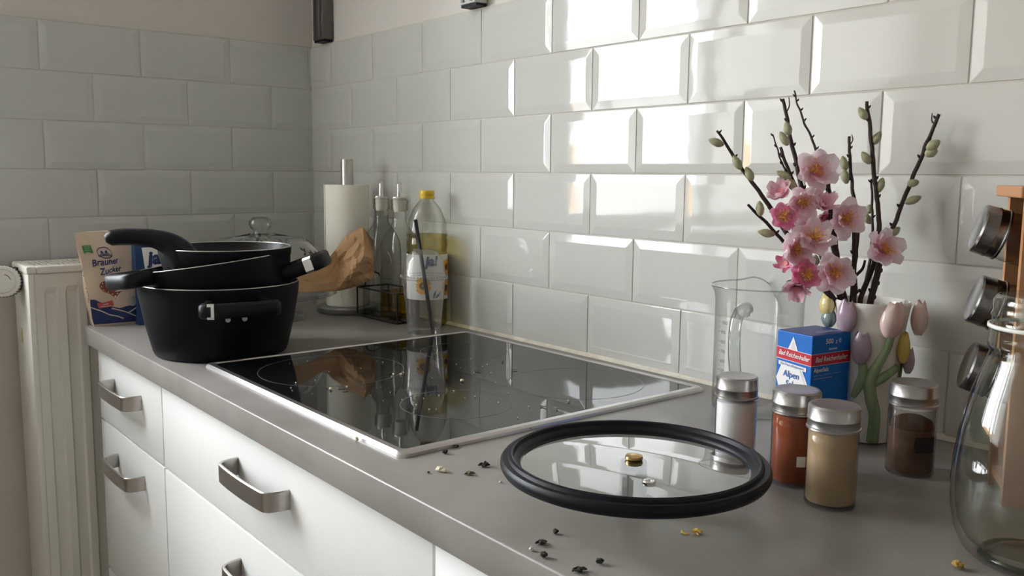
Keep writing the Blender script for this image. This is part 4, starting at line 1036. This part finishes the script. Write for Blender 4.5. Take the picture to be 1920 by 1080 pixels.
for c in ((1583, 306, 28, 105), (1585, 331, 29, 100)): catkin(T7, *c, .012)
T8 = twig('tall catkin twig to the right of the middle', [(1625, 190), (1628, 215), (1632, 248), (1637, 300), (1643, 360), (1648, 410), (1645, 460), (1630, 520), (1613, 572)], [.002, .0023, .0025, .0027, .0028, .003, .003, .003, .003], .0, 0, 8)
for c in ((1618, 213, 28, 125), (1644, 259, 29, 60), (1624, 296, 28, 125), (1651, 347, 30, 72)): catkin(T8, *c, .0)
T9 = twig('thin dark twig close behind the right catkin twig', [(1634, 336), (1635, 380), (1636, 430), (1630, 500), (1612, 573)], [.0014, .0016, .0018, .0022, .0024], .02, 0, 5)
for c in ((1625, 409, 28, 130), (1630, 392, 18, 85)): catkin(T9, *c, .02)
T10 = twig('catkin twig leaning farthest to the right', [(1761, 214), (1750, 240), (1739, 264), (1727, 296), (1712, 330), (1697, 368), (1684, 402), (1668, 440), (1650, 490), (1638, 540), (1628, 576)], [.002, .0022, .0024, .0025, .0026, .0026, .0026, .0028, .003, .0034, .0034], .0, 0, 8, fork=[([(1752, 232), (1747, 226), (1748, 212)], [.0011, .0009, .0006])])
for c in ((1750, 272, 29, 35), (1746, 286, 24, 20), (1712, 343, 22, 10), (1712, 375, 33, 22), (1677, 435, 27, 40)): catkin(T10, *c, .0, 0.0056 if c[0] > 1740 else 0.0048)
T11 = twig('thick central twig carrying the topmost blossom', [(1551, 335), (1555, 370), (1560, 415), (1567, 465), (1572, 520), (1577, 574)], [.0030, .0032, .0034, .0036, .0038, .004], -.012, 0, 7)
T12 = twig('middle twig under the two blossoms right of centre', [(1602, 425), (1601, 460), (1601, 500), (1603, 540), (1602, 572)], [.0026, .0027, .0028, .003, .003], -.01, 0, 5, fork=[([(1622, 488), (1617, 504), (1604, 517)], [.0016, .0018, .002])])
catkin(T12, 1589, 496, 24, 95, -.012); catkin(T12, 1528, 489, 22, 80, -.02, .0056)
T13 = twig('low twig carrying the deep pink blossoms on the left', [(1470, 430), (1490, 455), (1515, 495), (1545, 540), (1572, 575)], [.0022, .0024, .0026, .003, .003], -.035, 0, 5)
T14 = twig('stout twig carrying the lone blossom on the right', [(1652, 475), (1647, 505), (1640, 535), (1632, 572)], [.0036, .0038, .004, .004], -.012, 0, 5)

def petal_mat(name, base, mid, tip):
    m = mat(name, mid, 0.6, spec=0.25, bump=(110, 0.35, 0.002)); n = m.node_tree.nodes; L = m.node_tree.links
    b = n['Principled BSDF']; tl = n.new('ShaderNodeBsdfTranslucent'); mx_ = n.new('ShaderNodeMixShader'); mx_.inputs[0].default_value = 0.35
    t = n.new('ShaderNodeTexCoord'); sp_ = n.new('ShaderNodeSeparateXYZ'); z = n.new('ShaderNodeTexNoise'); z.inputs['Scale'].default_value = 140
    ma = n.new('ShaderNodeMath'); ma.operation = 'MULTIPLY_ADD'; ma.inputs[1].default_value = 45.0
    mb = n.new('ShaderNodeMath'); mb.operation = 'MULTIPLY_ADD'; mb.inputs[1].default_value = 0.5; mb.inputs[2].default_value = -0.25
    r = n.new('ShaderNodeValToRGB'); e = r.color_ramp.elements
    e[0].position = 0.10; e[0].color = (*base, 1); e[1].position = 0.85; e[1].color = (*tip, 1); k = e.new(0.42); k.color = (*mid, 1)
    L.new(t.outputs['Object'], sp_.inputs[0]); L.new(t.outputs['Object'], z.inputs['Vector']); L.new(z.outputs['Fac'], mb.inputs[0])
    L.new(sp_.outputs['X'], ma.inputs[0]); L.new(mb.outputs[0], ma.inputs[2]); L.new(ma.outputs[0], r.inputs[0])
    L.new(r.outputs[0], b.inputs['Base Color']); L.new(r.outputs[0], tl.inputs[0]); o = n['Material Output']
    L.new(b.outputs[0], mx_.inputs[1]); L.new(tl.outputs[0], mx_.inputs[2]); L.new(mx_.outputs[0], o.inputs[0]); return m
PALE = petal_mat('pale_pink_petal', (0.85, 0.38, 0.48), (0.90, 0.62, 0.70), (0.93, 0.80, 0.84)); DEEP = petal_mat('deep_pink_petal', (0.85, 0.55, 0.50), (0.80, 0.20, 0.40), (0.88, 0.42, 0.56))
HEART = mat('petal_base_rose', (0.62, 0.20, 0.22), 0.6); STAM = mat('stamen_yellow', (0.78, 0.42, 0.06), 0.6); SEPAL = mat('sepal_brown', (0.10, 0.045, 0.04), 0.7)
def petal_mesh(ln, wd, cup, m, seed):
    bm = bmesh.new(); nu, nv = 8, 6; g = []
    for i in range(nu+1):
        t = i/nu; wv = wd*(math.sin(PI*min(1, t*0.80+0.10))**0.75) if t < 1 else wd*0.45
        if i == nu: wv = wd*0.50
        row = []
        for j in range(nv+1):
            s = (j/nv-0.5)*2
            x = ln*(t - 0.10*t*abs(s)**2.2); y = wv*s*0.5
            z = cup*ln*t*t + 0.16*wd*s*s*t + 0.0026*noise.noise(Vector((x*230+seed*7, y*230, seed)))*t*1.6 + 0.0010*math.sin(s*9+seed)*t*t
            row.append(bm.verts.new((x, y, z)))
        g.append(row)
    for i in range(nu):
        for j in range(nv): bm.faces.new((g[i][j], g[i+1][j], g[i+1][j+1], g[i][j+1]))
    me = bpy.data.meshes.new('petal'); bm.to_mesh(me); bm.free(); me.materials.append(m)
    for p in me.polygons: p.use_smooth = True
    return me
fl_i = 0
def blossom(label, u, v, dia, m, d, yaw=0.0, pit=0.0, roll=0.0, cup=0.28, n=6, stam=True, double=True):
    """silk blossom facing the viewer, turned by yaw / pitch (radians, picture right / up)"""
    global fl_i; fl_i += 1
    R_ = dia/PXM/2*1.24
    Z = (-FW*math.cos(yaw)*math.cos(pit) + RT*math.sin(yaw)*math.cos(pit) + UP*math.sin(pit)).normalized()
    X = (RT - Z*RT.dot(Z)).normalized(); Y = Z.cross(X)
    t = thing('blossom', label, 'flower', atv(u, v, d), 0, 'pink blossoms on the twigs')
    t.rotation_mode = 'QUATERNION'; t.rotation_quaternion = Matrix((X, Y, Z)).transposed().to_quaternion()
    layers = [(n, 1.0, cup, 0.0, -0.0015)] + ([(n-1, 0.74, cup+0.30, 0.5, 0.0)] if double else [])
    for cnt, sc, cu, ph, z0 in layers:
        for k in range(cnt):
            ln = R_*sc*random.uniform(.90, 1.08)
            o = link('petal', petal_mesh(ln, ln*random.uniform(.80, .98), cu*random.uniform(.5, 1.4), m, fl_i*13+k), None, t, (0, 0, z0+0.0004*(k % 2)))
            o.rotation_euler = (random.uniform(-.32, .32), random.uniform(-.22, .22), roll+2*PI*(k+ph)/cnt+random.uniform(-.12, .12))
    hb = bmesh.new(); c_ = [hb.verts.new((R_*.24*math.cos(2*PI*k/14)*(1+.25*(k % 2)), R_*.24*math.sin(2*PI*k/14)*(1+.25*(k % 2)), R_*.24*0.5)) for k in range(14)]; ce = hb.verts.new((0, 0, R_*0.03))
    for k in range(14): hb.faces.new((c_[k], c_[(k+1) % 14], ce))
    obj('flower_heart', hb, HEART, t, smooth=True)
    if stam:
        bm = bmesh.new()
        for k in range(22):
            a = random.uniform(0, 2*PI); q = random.uniform(.10, .46)*R_; hgt = R_*random.uniform(.30, .52)
            e = Vector((q*math.cos(a), q*math.sin(a), hgt)); tube([Vector((0, 0, R_*.04)), e*0.55+Vector((0, 0, .001)), e], .00030, 4, bm=bm)
            bmesh.ops.create_icosphere(bm, subdivisions=1, radius=.00075, matrix=Matrix.Translation(e))
        obj('stamens', bm, STAM, t)['kind'] = 'stuff'
    obj('sepal', lathe([(0, -0.0075), (0.0016, -0.007), (0.0030, -0.003), (0.0042, -0.0012), (0.0030, -0.0004)], 10), SEPAL, t, smooth=True)
    return t
blossom('largest pale pink blossom at the top of the bunch', 1530, 322, 74, PALE, -.030, 0, .12, .4, .22)
blossom('pale pink blossom below left of the topmost one', 1503, 381, 60, PALE, -.040, .25, -.1, .1, .3)
blossom('deep pink blossom with a pale yellow centre at the left edge', 1468, 406, 44, DEEP, -.042, -.05, .1, .7, .24, double=False)
blossom('pale half-hidden blossom at the upper left of the bunch', 1463, 361, 42, PALE, -.020, -.7, .5, .2, .5, stam=False)
blossom('small half-open pale blossom in the middle of the bunch', 1541, 384, 40, PALE, -.036, .3, .55, .2, .75, stam=False)
blossom('pale pink blossom right of centre facing the viewer', 1586, 410, 62, PALE, -.036, .05, 0, .3, .26)
blossom('deep pink blossom half hidden in the middle of the left cluster', 1500, 421, 38, DEEP, -.022, -.3, .3, .9, .4, stam=False, double=False)
blossom('cupped pale blossom in the middle with a rose heart', 1526, 448, 62, PALE, -.050, -.1, .5, .6, .42)
blossom('pale blossom low on the left turned to the left', 1490, 470, 60, PALE, -.050, .35, .05, .2, .34)
blossom('deep pink blossom low on the left with golden stamens', 1508, 515, 48, DEEP, -.060, .25, .1, .5, .34)
blossom('pale pink blossom hanging lowest in the middle', 1563, 513, 64, PALE, -.046, .0, .08, .8, .26)
blossom('dusky blossom at the lower left tip seen from behind', 1494, 540, 44, petal_mat('dusky_pink_petal', (0.60, 0.20, 0.28), (0.74, 0.40, 0.50), (0.84, 0.60, 0.68)), -.058, -.5, -.9, .3, .5, stam=False, double=False)
blossom('lone pale pink blossom on the right side of the bunch', 1655, 468, 64, PALE, -.030, .15, .25, .35, .3)
blossom('small deep pink blossom behind the left cluster', 1473, 494, 30, DEEP, -.030, -.8, .2, .4, .5, stam=False, double=False)
blossom('pale blossom half hidden behind the thick central twig', 1546, 408, 38, PALE, -.005, .5, -.4, .4, .5, stam=False, double=False)
for u, v, l in ((1613, 396, 'dark closed bud right of the blossoms'), (1557, 448, 'dark closed bud beside the thick central twig')):
    pass

# ------------------------------------------------------------------ glass pot lid lying upside down on its knob
LZ = 0.044
LC = (0.8375, -0.4545)
ld = thing('pot_lid', 'large round glass pot lid with a thick black silicone rim lying on its knob', 'lid', (*LC, H))
LR = 0.1225
obj('silicone_rim', lathe([(LR-0.0185, LZ-0.0045), (LR-0.006, LZ-0.0085), (LR-0.002, LZ-0.0065), (LR, LZ-0.003), (LR, LZ+0.0015), (LR-0.002, LZ+0.0040), (LR-0.0065, LZ+0.0042), (LR-0.0075, LZ+0.0070), (LR-0.0095, LZ+0.0080), (LR-0.0115, LZ+0.0072), (LR-0.0125, LZ+0.0035), (LR-0.0165, LZ+0.0020), (LR-0.0185, LZ-0.001)], 128, closed=True), SILI, ld, smooth=True, angle=40)
gz = lambda r: LZ-0.001 + 0.003*(1-(r/(LR-0.017))**2)
obj('glass', lathe([(0, gz(0))] + [(r, gz(r)) for r in (0.02, 0.04, 0.06, 0.08, 0.095, LR-0.0165)], 96), G_LID, ld, smooth=True)
obj('knob', lathe([(0.0, 0.0004), (0.020, 0.0004), (0.0225, 0.003), (0.021, 0.0085), (0.013, 0.014), (0.012, gz(0)-0.001), (0.0, gz(0)-0.001)], 40), BAKE, ld, smooth=True, angle=45)
BRASS = mat('brass_screw', (0.52, 0.36, 0.15), 0.22, metal=1.0)
obj('screw', lathe([(0.0074, gz(0)), (0.0084, gz(0)+0.0018), (0.0078, gz(0)+0.0040), (0.005, gz(0)+0.0052), (0, gz(0)+0.0055)], 32), BRASS, ld, smooth=True, angle=50)['label'] = 'brass-coloured screw head in the middle of the lid'
hx_ = LC; vp = at(1217, 905, 1.0) - CAM; kz = (H+LZ+0.001-CAM.z)/vp.z; vpt_ = CAM+vp*kz
obj('steam_vent', lathe([(0.0022, 0), (0.0055, 0.0003), (0.0058, 0.0012), (0.0045, 0.002), (0.0024, 0.0018), (0.0022, 0)], 24), CHROME, ld, smooth=True, loc=(vpt_.x-LC[0], vpt_.y-LC[1], gz(math.hypot(vpt_.x-LC[0], vpt_.y-LC[1]))+0.0002))

# ------------------------------------------------------------------ wooden spice rack with tilted jars
AX = Vector((-0.835, -0.55, 0)).normalized(); WX = Vector((0.55, -0.835, 0)).normalized()
E0 = Vector((1.004, -0.119, 0))
ra = math.atan2(WX.y, WX.x)         # local x = width (towards the viewer), local y = backwards (-AX)
rkw = thing('spice_rack', 'wooden spice rack with tilted jars at the right edge', 'rack', (E0.x, E0.y, H), ra)
RWd, RDp, RHt = 0.072, 0.085, 0.288
def side_profile():
    P = [(0.004, 0)]
    return P + [(0.004, RHt), (RDp, RHt), (RDp, 0)]
for x0, sh in ((0.0, 0), (RWd-0.009, 0.004)):
    bm = bmesh.new(); A = [bm.verts.new((x0, y+sh*0, z)) for y, z in side_profile()]; B = [bm.verts.new((x0+0.009, y, z)) for y, z in side_profile()]
    bm.faces.new(A); bm.faces.new(B[::-1])
    for i in range(len(A)): bm.faces.new((A[i], A[(i+1) % len(A)], B[(i+1) % len(A)], B[i]))
    obj('side_board', bm, WOOD, rkw)
obj('top_board', box(-0.006, RWd+0.025, -0.006, RDp+0.004, RHt, RHt+0.0105, bev=0.0015), WOOD, rkw)
obj('bottom_board', box(0.009, RWd-0.009, 0.006, RDp, 0.012, 0.021), WOOD, rkw)
obj('back_board', box(0.009, RWd-0.009, RDp-0.006, RDp, 0.021, RHt), WOOD, rkw)
for z in (0.075, 0.145, 0.215): obj('shelf_slat', box(0.009, RWd-0.009, 0.030, RDp-0.006, z-0.022, z-0.016), WOOD, rkw)
def rack_jar(cu, cv, label, fill, fm):
    p = at(cu, cv, 0.853)
    tl = math.radians(17); ax = (AX*math.cos(tl) + Vector((0, 0, 1))*math.sin(tl)).normalized()
    t = thing('rack_spice_jar', label, 'jar', p - ax*0.086, 0, 'tilted jars in the wooden spice rack')
    t.rotation_mode = 'QUATERNION'; t.rotation_quaternion = Vector((0, 0, 1)).rotation_difference(ax)
    r = 0.0235
    spice_jar_parts(t, r, fill, fm)
    return t
PALES = mat('pale_spice', (0.45, 0.42, 0.38), 0.9)
LIDM_OLD = LIDM; LIDM = mat('rack_lid_steel', (0.20, 0.19, 0.185), 0.25, metal=1.0)
rack_jar(1853, 433, 'uppermost tilted jar in the wooden rack, whitish contents', 0.030, PALES)
rack_jar(1845, 565, 'middle tilted jar in the wooden rack', 0.045, mat('tan_spice', (0.30, 0.20, 0.12), 0.9))
rack_jar(1832, 690, 'lowest tilted jar in the wooden rack behind the large bottle', 0.045, MATS['tan_spice'])

# ------------------------------------------------------------------ large greenish glass bottle at the right edge
JX, JY = 1.113, -0.2885
bj = thing('glass_jar', 'large empty greenish glass bottle with ringed neck at the right edge', 'bottle', (JX, JY, H))
prof = [(0, 0.010), (0.022, 0.0085), (0.030, 0.0045), (0.036, 0.0008), (0.042, 0.002), (0.050, 0.010), (0.056, 0.024), (0.0592, 0.042), (0.0600, 0.060), (0.0590, 0.080), (0.0560, 0.105), (0.0510, 0.130), (0.0450, 0.150), (0.0405, 0.163), (0.0385, 0.170), (0.0400, 0.1725), (0.0412, 0.176), (0.0405, 0.180), (0.0402, 0.188), (0.0402, 0.190), (0.0385, 0.192), (0.0390, 0.197), (0.0398, 0.199), (0.0380, 0.203), (0.0385, 0.207), (0.0382, 0.211), (0.0360, 0.2145), (0.0340, 0.2150)]
obj('glass', lathe(prof, 96), G_BIG, bj, smooth=True, angle=60)
th_ = [(0.0320, 0.2145), (0.0330, 0.205), (0.0345, 0.175), (0.0350, 0.168), (0.0415, 0.150), (0.0475, 0.130), (0.0525, 0.105), (0.0555, 0.080), (0.0565, 0.060), (0.0557, 0.044), (0.0525, 0.028), (0.046, 0.016), (0.036, 0.0125), (0, 0.013)]
obj('inner_glass', lathe(th_, 96), thin_glass('green_jar_inner', (0.965, 0.975, 0.96), (0.5, 0.57, 0.5), gain=0.9, power=5.0), bj, smooth=True, angle=60)
obj('neck_ring', lathe([(0.0403, 0.1885), (0.0414, 0.1890), (0.0414, 0.1915), (0.0400, 0.1920), (0.0392, 0.1905)], 72, closed=True), mat('seal_white', (0.66, 0.65, 0.60), 0.5), bj, smooth=True)['label'] = 'off-white ring round the neck'
obj('base_ring', lathe([(0.030, 0.0050), (0.0335, 0.0035), (0.036, 0.0015), (0.034, 0.0062)], 72, closed=True), thin_glass('green_thick', (0.45, 0.52, 0.44), (0.2, 0.26, 0.2), gain=1.5), bj, smooth=True)

# ------------------------------------------------------------------ crumbs and herb bits
HERB = mat('dried_herb', (0.030, 0.032, 0.020), 0.85); CHEESE = mat('pale_crumb', (0.70, 0.66, 0.50), 0.8); ZEST = mat('yellow_shred', (0.66, 0.42, 0.07), 0.6); HERBG = mat('olive_herb', (0.12, 0.11, 0.055), 0.85)
def shred_bm(L_, wd, curl, n=6):
    pts = [Vector((L_*(i/n-.5), curl*math.sin(PI*i/n)*random.uniform(.7, 1.2), wd*0.5+0.0010*random.random())) for i in range(n+1)]
    return tube(pts, [wd*.3]+[wd*.5*random.uniform(.7, 1.2) for _ in range(n-1)]+[wd*.25], 5)
def lump_bm(r):
    bm = bmesh.new(); bmesh.ops.create_icosphere(bm, subdivisions=2, radius=r); s = random.uniform(0, 50)
    for v in bm.verts: v.co *= 1+0.55*noise.noise(v.co/r*1.3+Vector((s, 0, 0)))
    zm = min(v.co.z for v in bm.verts)
    for v in bm.verts: v.co.z = (v.co.z-zm)*0.8
    return bm
def on_top(u, v, z=0.0):
    d = at(u, v, 1.0)-CAM; k = (H+z-CAM.z)/d.z; return CAM+d*k
def crumb(nm, u, v, bm, m, label, cat, group, z=0.0):
    p = on_top(u, v, z); o = obj(nm, bm, m, None, smooth=False); o.location = (p.x, p.y, H+z+0.0003); o.rotation_euler = (0, 0, random.uniform(0, PI)); tag(o, label, cat, group); return o
random.seed(5)
def herb(u, v, L_, label, m=HERB, wd=.0022, extra=1):
    bms = [shred_bm(L_, wd, L_*.3)]
    for k in range(extra):
        b = shred_bm(L_*.7, wd*.9, -L_*.25); b.transform(Matrix.Translation((random.uniform(-.2, .2)*L_, random.uniform(-.3, .3)*L_, 0.0006)) @ Matrix.Rotation(random.uniform(.4, 1.6), 4, 'Z')); bms.append(b)
    bms.append(lump_bm(wd*.9))
    crumb('herb_bit', u, v, join_bm(*bms), m, label, 'herb', 'dried herb bits on the worktop')
herb(908, 876, .012, 'largest dark herb flake left of the glass pot lid', HERB, .0032, 2)
herb(881, 891, .011, 'curled olive herb sliver left of the glass pot lid', HERBG, .0024, 0)
herb(835, 851, .006, 'small dark herb bit just in front of the hob frame', HERB, .0026, 1)
herb(857, 839, .009, 'dark herb sliver against the front of the hob frame', HERB, .0018, 0)
herb(990, 805, .009, 'olive herb bit on the right side of the hob frame', HERBG, .0020, 2)
herb(1015, 1021, .010, 'dark herb pair near the worktop front edge in the foreground', HERB, .0026, 1)
herb(1020, 1046, .005, 'dark herb lump right at the worktop front edge', HERB, .0034, 0)
herb(1042, 1001, .004, 'tiny dark herb bit farthest from the foreground edge', HERB, .0026, 0)
herb(1125, 1058, .0045, 'square dark herb lump in the bottom foreground', HERB, .0034, 0)
herb(1087, 1073, .012, 'long dark herb sliver cut by the bottom of the picture', HERB, .0026, 1)
herb(1411, 924, .007, 'thin dark herb curl beside the right edge of the pot lid', HERB, .0014, 0)
herb(804, 888, .003, 'tiny dark speck left of the pale crumb', HERB, .0016, 0)
b1 = lump_bm(.0036); b2 = lump_bm(.0026); b2.transform(Matrix.Translation((.0058, .001, 0)))
crumb('cheese_crumb', 823, 884, join_bm(b1, b2), CHEESE, 'pale yellow crumb on the worktop before the hob corner', 'crumb', 'pale crumbs')
crumb('cheese_crumb', 668, 828, lump_bm(.0030), CHEESE, 'pale crumb beside the left long edge of the hob frame', 'crumb', 'pale crumbs')
crumb('cheese_crumb', 997, 1033, lump_bm(.0020), CHEESE, 'tiny pale crumb at the worktop front edge', 'crumb', 'pale crumbs')
crumb('cheese_crumb', 938, 906, lump_bm(.0014), CHEESE, 'tiny white crumb below the left edge of the pot lid', 'crumb', 'pale crumbs')
bms = []
for k in range(6):
    b = shred_bm(.009, .0016, random.uniform(-.003, .003)); b.transform(Matrix.Translation((random.uniform(-.002, .002), random.uniform(-.003, .003), .0004*k)) @ Matrix.Rotation(k*.9, 4, 'Z')); bms.append(b)
b = shred_bm(.009, .0018, .004); b.transform(Matrix.Translation((-.001, .008, 0.0)) @ Matrix.Rotation(.8, 4, 'Z')); bms.append(b)
crumb('zest_shred', 1303, 1001, join_bm(*bms), ZEST, 'yellow shreds lying alone in the foreground of the worktop', 'crumb', 'yellow bits')
b1 = lump_bm(.0042); b2 = shred_bm(.009, .002, .002)
crumb('zest_shred', 1797, 1067, join_bm(b1, b2), mat('amber_bit', (0.42, 0.27, 0.07), 0.4), 'amber bit beside the large glass bottle', 'crumb', 'yellow bits')
# bits on the hob glass
bm = bmesh.new(); bmd = bmesh.new()
ex = [(866, 716, .0026), (620, 731, .0020), (752, 703, .0018), (1066, 754, .0018), (738, 703, .0016), (650, 727, .0016)]
for u, v, r in ex + [(random.uniform(530, 1000), 0, random.uniform(.0005, .0011)) for _ in range(46)]:
    if v == 0:
        f = (u-450)/600; v = random.uniform(660+20*(1-f), 720+90*f)
    p = on_top(u, v, 0.0053)
    if not (hx0+.015 < p.x < hx1-.015 and hy0+.015 < p.y < hy1-.015): continue
    b = lump_bm(r); b.transform(Matrix.Translation((p.x, p.y, H+0.0054))); me = bpy.data.meshes.new('t'); b.to_mesh(me); b.free(); bm.from_mesh(me)
o = obj('pale_crumbs', bm, CHEESE); o['kind'] = 'stuff'; tag(o, 'many tiny pale crumbs scattered over the black hob glass', 'crumbs')
for u, v, L_ in ((641, 728, .010), (648, 733, .008), (614, 727, .007), (733, 700, .009), (785, 690, .008), (781, 676, .008), (895, 697, .012), (944, 679, .012), (1018, 764, .010), (966, 695, .007), (755, 692, .006), (1045, 769, .005)):
    p = on_top(u, v, 0.0053); b = shred_bm(L_, .0014, L_*.2)
    b.transform(Matrix.Translation((p.x, p.y, H+0.0054)) @ Matrix.Rotation(random.uniform(0, 3), 4, 'Z')); me = bpy.data.meshes.new('t'); b.to_mesh(me); b.free(); bmd.from_mesh(me)
o = obj('herb_flakes', bmd, HERBG); o['kind'] = 'stuff'; tag(o, 'dark and olive herb flakes scattered over the black hob glass', 'herbs')
